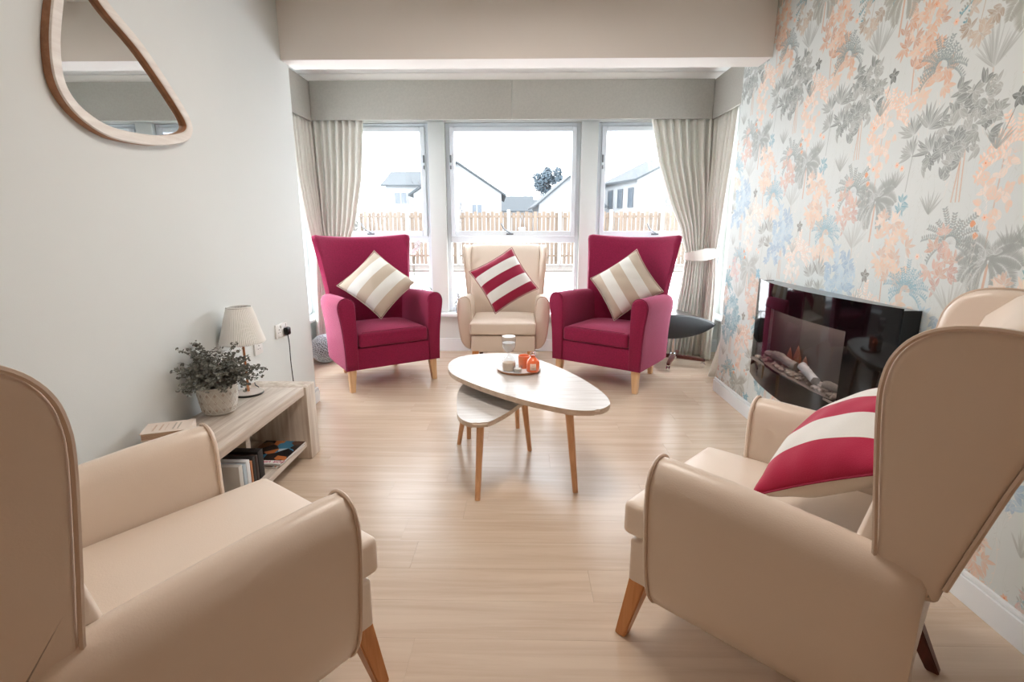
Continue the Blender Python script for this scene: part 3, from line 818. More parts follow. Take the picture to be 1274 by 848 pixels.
# ================================================================== CUSHIONS
def scatter_cushion(label, centre_, ex, ey, size, m, pipe, thick=.15, seed=1):
    """square cushion; local x, y in its plane, z = front normal"""
    ex = Vector(ex).normalized(); ey = Vector(ey); ey = (ey - ex * ey.dot(ex)).normalized(); ez = ex.cross(ey)
    rg = random.Random(seed); n = 22; h = size / 2
    bm = bmesh.new(); V = {}
    px = [rg.uniform(0, 6) for _ in range(6)]
    for sd in (1, -1):
        for i in range(n + 1):
            for j in range(n + 1):
                u, v = -1 + 2 * i / n, -1 + 2 * j / n; edge = i in (0, n) or j in (0, n)
                if sd == -1 and edge: V[(sd, i, j)] = V[(1, i, j)]; continue
                k = max(0, (1 - u * u)) ** .55 * max(0, (1 - v * v)) ** .55
                pin = 1 - .075 * (1 - v * v) * abs(u) ** 3 * (1 if 1 else 0); pin2 = 1 - .075 * (1 - u * u) * abs(v) ** 3
                wr = .004 * math.sin(9 * u + px[0] + 3 * v) * math.sin(7 * v + px[1]) * k + .003 * math.sin(16 * (u * v) + px[2]) * (1 - k)
                V[(sd, i, j)] = bm.verts.new((u * h * pin, v * h * pin2, sd * (thick / 2 * k) + wr))
    for sd in (1, -1):
        for i in range(n):
            for j in range(n):
                q = [V[(sd, i, j)], V[(sd, i + 1, j)], V[(sd, i + 1, j + 1)], V[(sd, i, j + 1)]]
                bm.faces.new(q if sd == 1 else q[::-1])
    t = thing('scatter_cushion', label, 'cushion', (0, 0, 0))
    mtx = Matrix((ex, ey, ez)).transposed().to_4x4(); mtx.translation = Vector(centre_)
    t.matrix_world = mtx
    c = flush('cover', bm, m, t, mod=1)
    ring = []
    for i in range(n): ring.append((i, 0))
    for j in range(n): ring.append((n, j))
    for i in range(n, 0, -1): ring.append((i, n))
    for j in range(n, 0, -1): ring.append((0, j))
    pts = []
    for i, j in ring:
        u, v = -1 + 2 * i / n, -1 + 2 * j / n
        pts.append((u * h * (1 - .075 * (1 - v * v) * abs(u) ** 3) * 1.003, v * h * (1 - .075 * (1 - u * u) * abs(v) ** 3) * 1.003, 0))
    tube('seam', pts, .0028, pipe, c, 5, closed=True)
    return t
BEI, WHI = (196, 180, 160), (226, 224, 216)
beige_mat = striped('beige_white_stripe', BEI, WHI, 0, .46)
mag_mat = striped('raspberry_white_stripe', (146, 8, 52), (228, 226, 220), 0, .46, back=(205, 190, 172), sheen=.25)
mag_mat2 = striped('raspberry_white_stripe_wide', (178, 4, 62), (228, 226, 220), 0, .43, back=(205, 190, 172), sheen=.25)
seam_b = mat('beige_seam', (206, 194, 176), .9, bump=.1); seam_m = mat('raspberry_seam', (140, 10, 52), .9, bump=.1)
def cush4(label, L_, T_, R_, B_, m, pipe, along, seed, push=(0, 0, 0), size=.455):
    """corners in world; along: 'LT' or 'TR' = the stripes run parallel to that edge"""
    L_, T_, R_, B_ = map(Vector, (L_, T_, R_, B_)); c = (L_ + T_ + R_ + B_) / 4 + Vector(push)
    if along == 'LT': ey = T_ - L_; ex = R_ - T_
    else: ey = T_ - R_; ex = T_ - L_; 
    ez = ex.cross(ey)
    if ez.y > 0: ex = -ex
    return scatter_cushion(label, c, ex, ey, size, m, pipe, .185, seed)
cush4('beige and white striped cushion on its corner in the left raspberry armchair', (-1.511, 4.153, .788), (-1.265, 4.431, 1.06), (-.894, 4.359, .798), (-1.14, 4.08, .526), beige_mat, seam_b, 'LT', 1)
cush4('raspberry and white striped cushion tilted in the middle cream wing chair', (-.484, 4.688, .832), (-.096, 4.809, 1.047), (.149, 4.673, .682), (-.239, 4.551, .467), mag_mat, seam_m, 'LT', 2, (.0, -.03, .03))
cush4('beige and white striped cushion on its corner in the right raspberry armchair', (.589, 4.49, .82), (.966, 4.424, 1.074), (1.14, 4.152, .746), (.762, 4.218, .492), beige_mat, seam_b, 'TR', 3)
def to_world(pose, p):
    a = R(pose[2]); return Vector((pose[0] + math.cos(a) * p[0] - math.sin(a) * p[1], pose[1] + math.sin(a) * p[0] + math.cos(a) * p[1], p[2]))
pr = (.591, 1.511, -133.74)
A = to_world(pr, (.11, .19, .52)); B = to_world(pr, (.25, .48, .74)); Cc = to_world(pr, (-.29, .27, .66))
ab = (B - A).normalized(); ac = Cc - A; ac = (ac - ab * ac.dot(ab)).normalized()
mid = A + ab * .20 + ac * .205 + (to_world(pr, (0, -.015, .01)) - to_world(pr, (0, 0, 0)))
fwd = to_world(pr, (0, -.3, 1)) - to_world(pr, (0, 0, 0))
exv = ac if ac.cross(ab).dot(fwd) > 0 else -ac
scatter_cushion('raspberry and white striped cushion slumped in the right-hand wing chair nearest the camera', mid, exv, ab, .43, mag_mat2, seam_m, .19, 4)

# ================================================================== COFFEE TABLES
big = [(-.436, 2.934), (-.43, 3.068), (-.373, 3.184), (-.246, 3.247), (-.099, 3.263), (.02, 3.204), (.111, 3.089), (.23, 2.897), (.326, 2.69), (.401, 2.455), (.415, 2.318), (.397, 2.254), (.342, 2.20), (.26, 2.191), (.18, 2.219), (.016, 2.326), (-.156, 2.48), (-.314, 2.656), (-.399, 2.788)]
tb = thing('coffee_table', 'large pebble-shaped coffee table in pale oak, tray standing on it', 'coffee table', (0, 2.7, 0))
plate('tabletop', [(p.x, p.y - 2.7) for p in smooth_loop([(x, y, 0) for x, y in big], 5)], .026, M['tabletop'], tb, .008, M['tableedge'], z=.424)
def round_leg(parent, top, bot, zt, rt=.021, rb=.013):
    tube('leg', [(bot[0], bot[1], 0), (bot[0] * .5 + top[0] * .5, bot[1] * .5 + top[1] * .5, zt / 2), (top[0], top[1], zt)], [rb, (rt + rb) / 2, rt], M['tableleg'], parent, 16)
for top, bot in (((.225, -.35), (.262, -.42)), ((-.31, .20), (-.32, .22)), ((-.04, .33), (-.025, .394))): round_leg(tb, top, bot, .4235)
ts = thing('side_table', 'small pebble-shaped side table nested under the large one', 'side table', (-.15, 2.5, 0))
small = [(-.30, 2.96), (-.345, 2.80), (-.345, 2.62), (-.328, 2.464), (-.307, 2.335), (-.265, 2.258), (-.204, 2.228), (-.145, 2.258), (-.072, 2.371), (-.001, 2.523), (.065, 2.67), (.085, 2.79), (.04, 2.89), (-.08, 2.98), (-.20, 3.00)]
plate('tabletop', [(p.x + .15, p.y - 2.5) for p in smooth_loop([(x, y, 0) for x, y in small], 5)], .024, M['tabletop'], ts, .008, M['tableedge'], z=.346)
for top, bot in (((-.045, -.20), (-.056, -.305)), ((-.16, .30), (-.22, .336)), ((.16, .20), (.197, .254))): round_leg(ts, top, bot, .3455, .019, .0125)

# tray and what stands on it
ty = thing('serving_tray', 'small round wooden tray with a white top on the coffee table', 'tray', (-.017, 2.855, .4502))
lathe('tray_base', [(0, 0), (.118, 0), (.124, .003), (.126, .012), (.124, .0135), (0, .0135)], M['mirroredge'], ty, 48)
lathe('tray_top', [(0, .0136), (.1225, .0136), (.1245, .015), (.1225, .0165), (0, .0165)], mat('white_tray_lacquer', (236, 238, 240), .25, bump=.02), ty, 48)
TZ = .4672
hg = thing('hourglass', 'white sand hourglass standing at the left of the tray', 'hourglass', (-.073, 2.79, TZ))
lathe('glass_body', [(.0, .0), (.036, .0), (.0375, .004), (.038, .035), (.036, .055), (.026, .074), (.010, .088), (.0055, .094), (.010, .100), (.026, .114), (.036, .133), (.038, .155), (.0375, .186), (.036, .190), (0, .190)], M['tumbler'], hg, 32)
lathe('sand', [(0, .003), (.035, .003), (.036, .035), (.034, .046), (.012, .052), (0, .054)], mat('pale_sand', (226, 206, 186), .9, bump=.3, bscale=900), hg, 28)
lathe('upper_sand', [(0, .102), (.010, .106), (.024, .118), (.033, .136), (.0355, .16), (0, .158)], mat('white_sand', (248, 246, 242), .9, bump=.3, bscale=900), hg, 28)
lathe('end_cap', [(0, .1905), (.037, .1905), (.0375, .194), (.036, .196), (0, .196)], mat('white_cap', (240, 240, 240), .3, bump=.02), hg, 32)
tg = thing('tealight_holder', 'small clear glass tealight holder at the front of the tray', 'candle holder', (-.024, 2.755, TZ))
lathe('glass', [(0, 0), (.024, 0), (.0255, .003), (.0265, .034), (.0245, .035), (.0235, .008), (0, .007)], M['tumbler'], tg, 28)
lathe('candle', [(0, .0075), (.021, .0075), (.021, .020), (0, .020)], mat('white_wax', (232, 226, 216), .4, bump=.05), tg, 24)
og = clear_glass('orange_glass', (1.0, .50, .26), .12)
oc = thing('votive_glass', 'orange glass candle tumbler behind the bottle on the tray', 'candle holder', (.012, 2.845, TZ))
lathe('glass', [(0, 0), (.027, 0), (.030, .003), (.0335, .072), (.0315, .072), (.028, .008), (0, .007)], mat('orange_frosted_glass', (244, 140, 92), .25, bump=.02, spec=.6), oc, 28)
lathe('candle', [(0, .0085), (.025, .0085), (.028, .045), (0, .045)], mat('orange_wax', (250, 170, 130), .4, bump=.05), oc, 24)
ob = thing('bottle', 'squat orange glass bottle with pale label and clear stopper on the tray', 'bottle', (.062, 2.775, TZ))
lathe('bottle_body', [(0, 0), (.034, 0), (.037, .004), (.037, .05), (.034, .062), (.022, .074), (.013, .080), (.0125, .092), (.0, .092)], mat('orange_bottle_glass', (250, 118, 66), .12, bump=.01, spec=.7, coat=.5), ob, 32)
lathe('stopper', [(0, .0925), (.0145, .0925), (.018, .096), (.018, .104), (.014, .108), (0, .108)], M['tumbler'], ob, 24)
bm = bmesh.new(); rr = []
for k in range(9):
    a = -PI / 2 - .45 + .9 * k / 8; rr.append((a,))
rings = [[(rad * math.cos(a[0]), rad * math.sin(a[0]), z) for a in rr] for rad, z in ((.0372, .014), (.0376, .014), (.0376, .050), (.0372, .050))]
add_loft(bm, rings, cap=False, closed=False); flush('paper_label', bm, mat('pale_paper_label', (250, 222, 204), .6, bump=.02), ob)
bm = bmesh.new()
for z, hw in ((.043, .30), (.037, .22), (.026, .26), (.021, .16)):
    add_loft(bm, [[(.0379 * math.cos(-PI / 2 - hw + 2 * hw * k / 6), .0379 * math.sin(-PI / 2 - hw + 2 * hw * k / 6), z + d) for k in range(7)] for d in (0, .0016)], cap=False, closed=False)
flush('print_lines', bm, mat('orange_print', (226, 120, 70), .6, bump=.02), ob)

# ================================================================== LOW SHELF
SX0, SX1, SY0, SY1, SH = -1.488, -1.168, 1.62, 2.73, .415
su = thing('shelf_unit', 'low open shelf unit in washed oak along the left wall', 'shelf unit', (-1.33, 2.17, 0))
def sb(name, lo, hi, m, bevel=.003): return box(name, (lo[0] + 1.33, lo[1] - 2.17, lo[2]), (hi[0] + 1.33, hi[1] - 2.17, hi[2]), m, su, bevel=bevel)
sb('top_board', (SX0, SY0 + .115, SH - .045), (SX1, SY1 - .115, SH), M['shelf'])
sb('shelf_board', (SX0, SY0 + .115, .075), (SX1 + -.01, SY1 - .115, .105), M['shelf'])
sb('back_board', (SX0, SY0 + .115, .1055), (SX0 + .012, SY1 - .115, SH - .0455), M['shelfend'])
sb('end_panel', (SX0, SY1 - .114, 0), (SX1 + .012, SY1, SH), M['shelfend'], .006)
sb('end_panel', (SX0, SY0, 0), (SX1 + .012, SY0 + .114, SH), M['shelfend'], .012)

# plant in a pot
pt = thing('potted_plant', 'grey-green maidenhair fern in a diamond-patterned pot on the shelf unit', 'potted plant', (-1.40, 2.235, SH + .0005))
potm = mat('pale_stoneware', (216, 212, 204), .7, bump=.1, bscale=90, var=.03)
bm = bmesh.new(); prof = [(0, 0), (.058, 0), (.064, .004), (.0735, .03), (.0795, .06), (.083, .10), (.0845, .128), (.083, .133), (.078, .133), (.076, .12), (0, .115)]
add_lathe(bm, prof, 48); flush('pot', bm, potm, pt, autosmooth=50)
def rad_at(z):
    for (r0, z0), (r1, z1) in zip(prof[2:], prof[3:]):
        if z0 <= z <= z1: return r0 + (r1 - r0) * (z - z0) / (z1 - z0)
    return .083
bm = bmesh.new(); NP = 16
for dr in (1, -1):
    for k in range(NP):
        pts = []
        for j in range(13):
            z = .012 + .104 * j / 12; a = 2 * PI * k / NP + dr * 2 * PI / NP * 2.0 * (z - .012) / .104; r0 = rad_at(z)
            pts.append((r0 * math.cos(a), r0 * math.sin(a), z))
        add_tube(bm, pts, .0016, 4)
for zz in (.010, .119):
    add_tube(bm, [(rad_at(zz) * math.cos(a * PI / 24), rad_at(zz) * math.sin(a * PI / 24), zz) for a in range(48)], .002, 5, closed=True)
flush('raised_lattice', bm, mat('pale_lattice_glaze', (228, 226, 220), .6, bump=.05), pt)
bm = bmesh.new()
for k in range(NP * 3):
    zi = (k % 3); z = .030 + .0347 * zi; a = 2 * PI * ((k // 3) + (.5 if 0 else 0)) / NP + PI / NP * 0
    r0 = rad_at(z) + .0006; w, h = .0062, .0082
    c = Vector((math.cos(a), math.sin(a), 0)); tn = Vector((-math.sin(a), math.cos(a), 0)); up = Vector((0, 0, 1)); ctr = c * r0 + up * z
    v = [bm.verts.new(ctr + tn * w), bm.verts.new(ctr + up * h), bm.verts.new(ctr - tn * w), bm.verts.new(ctr - up * h)]
    bm.faces.new(v)
dm = flush('diamond_inlay', bm, mat('taupe_glaze', (190, 176, 164), .7, bump=.05), pt, smooth=False)
sd = dm.modifiers.new('t', 'SOLIDIFY'); sd.thickness = .0012; tag(dm, kind='stuff')
lathe('soil', [(0, .1155), (.0755, .1165), (.0, .122)], mat('potting_soil', (58, 50, 44), .95, bump=.8, bscale=120), pt, 24)
bs = bmesh.new(); bl = bmesh.new(); rg = random.Random(21)
def leaflet(bm, p, nrm, rad, fold):
    nrm = nrm.normalized(); a = nrm.orthogonal().normalized(); b = nrm.cross(a); th = rg.random() * 6
    a, b = a * math.cos(th) + b * math.sin(th), b * math.cos(th) - a * math.sin(th)
    c = bm.verts.new(p); ring = []
    for k in range(7):
        t = -2.4 + 4.8 * k / 6; ring.append(bm.verts.new(p + (a * math.cos(t) + b * math.sin(t)) * rad + nrm * fold * abs(math.sin(t))))
    for k in range(6): bm.faces.new((c, ring[k], ring[k + 1]))
for i in range(96):
    az = 2 * PI * i / 96 * 5 + rg.uniform(-.3, .3); ln = rg.uniform(.11, .235); el = rg.uniform(.75, 1.42)
    x0 = Vector((math.cos(az) * .02 * rg.random(), math.sin(az) * .03, .118)); d = Vector((math.cos(az) * math.cos(el), math.sin(az) * math.cos(el), math.sin(el)))
    if d.x < 0: d.x *= .45
    pts = [x0]; n = 9
    for k in range(n):
        d = (d + Vector((0, 0, -.10 - .13 * k / n))).normalized(); nx = pts[-1] + d * ln / n
        if nx.x < -.10: nx.x = -.10
        pts.append(nx)
    add_tube(bs, pts, [.0014 - .0009 * k / n for k in range(n + 1)], 4)
    for k in range(3, n + 1):
        for side in (-1, 1):
            if rg.random() < .12: continue
            t = (pts[k] - pts[k - 1]).normalized(); sdv = t.cross(Vector((0, 0, 1)));
            if sdv.length < .05: sdv = Vector((1, 0, 0))
            sdv.normalize(); br = rg.uniform(.010, .034) * (1.2 - k / n * .6)
            for q in (0.45, 1.0):
                p = pts[k] + sdv * side * br * q + t * br * .6 * q + Vector((0, 0, rg.uniform(-.006, .006)))
                if p.x < -.103 or p.y > .19 or (p.y > .15 and p.z > .24): continue
                leaflet(bl, p, Vector((rg.uniform(-.6, .6), rg.uniform(-1, .4), rg.uniform(.2, 1))), rg.uniform(.0055, .0095), .002)
            add_tube(bs, [pts[k], pts[k] + sdv * side * br + t * br * .6], .0006, 3)
add_tube(bs, [(-.02, -.01, .12), (-.05, -.10, .23), (-.06, -.20, .245)], [.001, .001, .0005], 4)
tag(flush('fern_stems', bs, mat('dark_fern_stem', (74, 72, 66), .7, bump=.05), pt), kind='stuff')
tag(flush('fern_leaves', bl, mat('grey_green_leaf', (112, 113, 105), .7, bump=.1, var=.25, vscale=40), pt, smooth=False), kind='stuff')

# table lamp
tl = thing('table_lamp', 'small table lamp with a white pleated shade at the far end of the shelf unit', 'lamp', (-1.405, 2.50, SH + .0005))
lathe('base', [(0, 0), (.070, 0), (.0735, .003), (.0735, .006), (.070, .009), (0, .009)], mat('dark_lamp_base', (60, 58, 56), .4, .3, bump=.02), tl, 40)
lathe('base_plate', [(0, .0095), (.070, .0095), (.072, .011), (.066, .013), (.02, .014), (0, .014)], mat('mother_of_pearl_plate', (214, 204, 196), .25, .35, bump=.02), tl, 40)
lathe('pole', [(0, .0145), (.007, .0145), (.0075, .03), (.006, .06), (.006, .29), (0, .29)], M['brass'], tl, 16)
bm = bmesh.new(); NS = 72
shp = [(.102, .272, .0035), (.1035, .276, .0035), (.095, .305, .0035), (.084, .345, .003), (.071, .40, .0025), (.0575, .447, .002), (.0565, .452, .001)]
rings = [[((r0 + (am if k % 2 else 0)) * math.cos(PI * k / NS), (r0 + (am if k % 2 else 0)) * math.sin(PI * k / NS), z) for k in range(NS * 2)] for r0, z, am in shp]
add_loft(bm, rings, cap=False); sh = flush('lamp_shade', bm, mat('white_pleated_fabric', (250, 250, 248), .85, bump=.1, bscale=200), tl, smooth=False)
sd = sh.modifiers.new('t', 'SOLIDIFY'); sd.thickness = .0015
tube('shade_ring', [(.102 * math.cos(a * PI / 20), .102 * math.sin(a * PI / 20), .272) for a in range(40)], .003, mat('white_trim_band', (244, 244, 242), .7, bump=.02), sh, 6, closed=True)
tube('shade_ring', [(.0575 * math.cos(a * PI / 20), .0575 * math.sin(a * PI / 20), .450) for a in range(40)], .003, bpy.data.materials['white_trim_band'], sh, 6, closed=True)
lathe('bulb', [(0, .291), (.012, .291), (.014, .31), (.026, .34), (.028, .36), (.018, .385), (0, .392)], mat('frosted_bulb', (240, 238, 230), .3, bump=.01), tl, 20)
tube('cable', smooth_open([(.02, .07, .004), (.0, .10, .006), (-.03, .13, .006), (-.055, .17, .006)], 5), .003, M['blackplastic'], tl, 6)

# books on the shelf top
def text_mesh(body, size, m, parent, loc, rot=(0, 0, 0), name='lettering', shear=0, ext=.0004, align='CENTER'):
    cu = bpy.data.curves.new(name, 'FONT'); cu.body = body; cu.size = size; cu.extrude = ext; cu.shear = shear; cu.align_x = align; cu.resolution_u = 2
    tmp = bpy.data.objects.new('tmp', cu); C.objects.link(tmp)
    me = bpy.data.meshes.new_from_object(tmp.evaluated_get(bpy.context.evaluated_depsgraph_get()))
    bpy.data.objects.remove(tmp)
    me.materials.clear(); me.materials.append(m)
    o = bpy.data.objects.new(name, me); C.objects.link(o); o.parent = parent; o.location = loc; o.rotation_euler = rot
    return o
paper = mat('ridged_paper', (222, 190, 162), .8, bump=.3, bscale=400, stretch=(.1, .1, 4))
cover = mat('cream_book_cover', (226, 212, 200), .6, bump=.05)
def book(label, loc, rz, w, d, h, cov, group=None, text=True):
    t = thing('book', label, 'book', loc, rz, group)
    bm = bmesh.new(); add_box(bm, (-w / 2, -d / 2, 0), (w / 2, d / 2, .003), .001, 1); add_box(bm, (-w / 2, -d / 2, h - .003), (w / 2, d / 2, h), .001, 1)
    add_box(bm, (w / 2 - .003, -d / 2, .003), (w / 2, d / 2, h - .003), 0)
    flush('cover', bm, cov, t, autosmooth=40)
    bm = bmesh.new(); k = 9
    for i in range(k):
        z0 = .0032 + (h - .0064) * i / k; z1 = .0032 + (h - .0064) * (i + .82) / k
        add_box(bm, (-w / 2 + .004, -d / 2 + .004 + .001 * (i % 2), z0), (w / 2 - .0032, d / 2 - .004, z1))
    flush('pages', bm, paper, t, smooth=False)
    return t
b1 = book('thick cream hardback book lying on the shelf unit, upper of two', (-1.383, 1.868, SH + .0455), R(22), .165, .118, .030, cover, 'cream books on the shelf unit')
b0 = book('thick cream hardback book lying under the other one on the shelf unit', (-1.379, 1.868, SH + .0006), R(22), .160, .114, .0445, cover, 'cream books on the shelf unit')
pm = mat('faded_peach_print', (206, 178, 158), .7, bump=.02); pg = mat('faded_grey_print', (182, 176, 164), .7, bump=.02)
for i, (x, m_) in enumerate(((-.045, pm), (-.022, pm), (-.004, pm), (.022, pg), (.038, pg))):
    n_ = 5
    bm = bmesh.new(); rgx = random.Random(i)
    yy = -.034
    while yy < .03:
        l = rgx.uniform(.004, .009); wd_ = .006 if i != 2 else .002
        add_box(bm, (x - wd_ / 2, yy, .0301), (x + wd_ / 2, yy + l, .0305)); yy += l + .003
    flush('cover_print', bm, m_, b1, smooth=False)

# magazines on the lower shelf
def magazine(label, loc, rz, front):
    t = thing('magazine', label, 'magazine', loc, rz, 'magazines on the lower shelf')
    w, d, h = .215, .275, .010
    box('pages', (-w / 2, -d / 2, 0), (w / 2, d / 2, h), mat('magazine_paper', (226, 226, 224), .6, bump=.1, bscale=500), t, bevel=.002)
    m = bpy.data.materials.new('magazine_cover'); m.use_nodes = True; nt = m.node_tree; b = nt.nodes['Principled BSDF']; b.inputs['Roughness'].default_value = .25
    tc = nt.nodes.new('ShaderNodeTexCoord'); n = nt.nodes.new('ShaderNodeTexVoronoi'); n.inputs['Scale'].default_value = 16
    nt.links.new(tc.outputs['Object'], n.inputs['Vector']); cr = nt.nodes.new('ShaderNodeValToRGB'); cr.color_ramp.interpolation = 'CONSTANT'
    cols = [(22, 24, 28), (84, 52, 40), (38, 30, 30), (60, 120, 150), (120, 80, 56), (176, 196, 206), (186, 110, 62), (30, 32, 36)]
    e = cr.color_ramp.elements; e[0].position = 0; e[0].color = (*s2l(cols[0]), 1); e[1].position = .9; e[1].color = (*s2l(cols[-1]), 1)
    for i, c_ in enumerate(cols[1:-1]): q = e.new(.12 + .12 * i); q.color = (*s2l(c_), 1)
    sx = nt.nodes.new('ShaderNodeSeparateColor'); nt.links.new(n.outputs['Color'], sx.inputs[0]); nt.links.new(sx.outputs[0], cr.inputs[0]); nt.links.new(cr.outputs[0], b.inputs['Base Color'])
    box('cover', (-w / 2, -d / 2, h + .0001), (w / 2, d / 2 , h + .0008), m, t)
    return t
mg2 = magazine('glossy magazine under another one on the lower shelf of the shelf unit', (-1.285, 2.43, .1056), R(-6), False)
mg1 = magazine('glossy magazine with a white masthead band, uppermost on the lower shelf', (-1.275, 2.43, .1170), R(-2), True)
bm = bmesh.new(); add_box(bm, (-.106, -.1365, .0110), (.1065, -.098, .0114)); flush('masthead_band', bm, mat('white_masthead', (236, 234, 230), .3, bump=.01), mg1, smooth=False)
text_mesh('FOR VINT', .030, mat('magenta_ink', (190, 20, 90), .4, bump=.01), mg1, (.052, -.103, .0117), (0, 0, PI), shear=.2)
text_mesh('LIVING', .030, mat('black_ink', (20, 20, 22), .4, bump=.01), mg1, (-.055, -.103, .0117), (0, 0, PI), shear=.2)
# upright books and a dark box further along the lower shelf
bx = 2.225
for i, (w_, h_, c_, lb) in enumerate(((.045, .135, (22, 22, 24), 'black upright book nearest the magazines on the lower shelf'), (.020, .125, (60, 44, 38), 'dark brown upright book on the lower shelf'), (.022, .13, (30, 30, 32), 'charcoal upright book on the lower shelf'),
                                      (.016, .12, (178, 118, 78), 'thin tan upright book on the lower shelf'), (.028, .135, (226, 228, 230), 'white upright book on the lower shelf'), (.024, .13, (176, 190, 200), 'pale blue upright book on the lower shelf'), (.03, .14, (206, 204, 198), 'off-white upright book half hidden by the armchair'))):
    t = thing('book', lb, 'book', (-1.29, bx - w_ / 2, .1056), 0, 'upright books on the lower shelf')
    box('cover', (-.075, -w_ / 2, 0), (.075, w_ / 2, h_), mat('book_cloth', c_, .6, bump=.1), t, bevel=.002)
    box('pages', (-.0765, -w_ / 2 + .003, .003), (-.0751, w_ / 2 - .003, h_ - .003), paper, t)
    bx -= w_ + .004
jar = thing('storage_jar', 'dark lidded jar behind the magazines on the lower shelf', 'jar', (-1.415, 2.275, .1056))
lathe('jar_body', [(0, 0), (.034, 0), (.038, .01), (.038, .11), (.03, .13), (0, .13)], mat('dark_glaze', (24, 26, 30), .3, bump=.02), jar, 24)
lathe('lid', [(0, .1305), (.032, .1305), (.033, .145), (.01, .15), (.008, .165), (0, .166)], mat('taupe_lid', (150, 132, 118), .5, bump=.02), jar, 24)
tube('knob_handle', [(.0, .0, .166), (.0, .0, .176)], .006, bpy.data.materials['taupe_lid'], jar, 10)
cv = thing('card_box', 'pale cream card box standing behind the magazines', 'box', (-1.345, 2.285, .1056))
box('box_body', (-.03, -.02, 0), (.03, .02, .14), mat('cream_card', (214, 200, 184), .7, bump=.05), cv, bevel=.002)
box('lid', (-.031, -.021, .1405), (.031, .021, .160), bpy.data.materials['cream_card'], cv, bevel=.002)

# sockets, plug and cable on the left wall
def socket(label, y, z, w):
    t = thing('wall_socket', label, 'socket', (XL + .0005, y, z), 0, 'white sockets on the left wall')
    box('face_plate', (0, -w / 2, -.043), (.009, w / 2, .043), M['socket'], t, bevel=.003)
    n = 2 if w > .1 else 1
    for i in range(n):
        cy = 0 if n == 1 else (-.036 + .072 * i)
        bm = bmesh.new()
        add_box(bm, (.0092, cy - .003, .004), (.0096, cy + .003, .012)); add_box(bm, (.0092, cy - .014, -.012), (.0096, cy - .007, -.008)); add_box(bm, (.0092, cy + .007, -.012), (.0096, cy + .014, -.008))
        flush('pin_holes', bm, M['blackplastic'], t, smooth=False)
        box('switch', (.0092, cy + .018 - (.036 if n == 1 else 0), .018), (.013, cy + .028 - (.036 if n == 1 else 0), .034), M['socket'], t, bevel=.001)
    return t
socket('white single wall socket nearest the lamp shade', 2.83, .585, .088)
socket('white double wall socket with a black plug in it', 3.125, .625, .148)
pl = thing('power_plug', 'black plug in the double socket, cable hanging down the left wall', 'plug', (XL + .011, 3.165, .612))
bm = bmesh.new(); add_box(bm, (0, -.025, -.026), (.028, .025, .024), .009, 3); flush('plug_body', bm, M['blackplastic'], pl, autosmooth=40)
tube('cable', smooth_open([(.015, .0, -.026), (.018, .002, -.09), (.012, .012, -.20), (.012, .02, -.33), (.02, .02, -.50), (.04, .01, -.60)], 6), .0032, M['blackplastic'], pl, 6)

# ================================================================== MIRROR
mo = [(1.735, 1.712), (1.742, 1.82), (1.776, 1.94), (1.81, 2.03), (1.85, 2.105), (1.90, 2.125), (1.965, 2.085), (2.03, 2.03), (2.161, 1.955), (2.27, 1.868), (2.365, 1.782), (2.415, 1.725), (2.425, 1.672), (2.38, 1.624), (2.26, 1.588), (2.124, 1.568), (1.95, 1.564), (1.84, 1.592), (1.768, 1.642)]
mr_ = thing('wall_mirror', 'pebble-shaped mirror in a pale wooden frame on the left wall', 'mirror', (XL, 2.05, 1.55))
outer = [Vector((0, p.x - 2.05, p.y - 1.55)) for p in smooth_loop([(a, b, 0) for a, b in mo], 5)]
cen = sum(outer, Vector()) / len(outer)
def inset(d):
    n = len(outer); o_ = []
    for i in range(n):
        t = (outer[(i + 1) % n] - outer[i - 1]).normalized(); nr = Vector((0, -t.z, t.y))
        if nr.dot(cen - outer[i]) < 0: nr = -nr
        o_.append(outer[i] + nr * d)
    return o_
bm = bmesh.new(); rings = []
for d, x in ((.0, .001), (.0, .028), (.004, .033), (.036, .033), (.040, .029), (.040, .012)):
    rings.append([(x, p.y, p.z) for p in inset(d)])
add_loft(bm, rings, cap=False)
for f in bm.faces:
    c = f.calc_center_median(); f.material_index = 0 if c.x > .0285 else 1
flush('frame', bm, [M['mirrorwood'], M['mirroredge']], mr_, autosmooth=50)
bm = bmesh.new(); g = inset(.0395)
add_loft(bm, [[(.0015, p.y, p.z) for p in g], [(.012, p.y, p.z) for p in g]]); flush('mirror_glass', bm, mat('silvered_glass', (225, 228, 228), .01, 1, bump=0), mr_, smooth=False)

# ================================================================== FIREPLACE
fp = thing('electric_fireplace', 'wall-mounted electric fire with curved black glass front on the wallpapered wall', 'fireplace', (XR, 2.56, .36))
blk = mat('black_gloss_glass', (10, 11, 13), .05, bump=0, spec=.3)
Y0, Y1, Z0, Z1 = -.605, .605, .0, .59
def bow(y): return -.085 - .085 * (1 - (y / .605) ** 2)
def front_strip(bm, ya, yb, za, zb, n=16, th=.006):
    rings = []
    for i in range(n + 1):
        y = ya + (yb - ya) * i / n; x = bow(y)
        rings.append([(x, y, za), (x, y, zb), (x + th, y, zb), (x + th, y, za)])
    add_loft(bm, rings)
bm = bmesh.new()
wy0, wy1, wz0, wz1 = -.37, .47, .135, .455
front_strip(bm, Y0, wy0, Z0, Z1); front_strip(bm, wy1, Y1, Z0, Z1); front_strip(bm, wy0, wy1, Z0, wz0); front_strip(bm, wy0, wy1, wz1, Z1)
flush('glass_front', bm, blk, fp, autosmooth=35)
bm = bmesh.new(); front_strip(bm, wy0, wy1, wz0, wz1, 16, .004); flush('clear_window', bm, clear_glass('smoked_glass', (.80, .80, .82), .03), fp, autosmooth=35)
bm = bmesh.new()
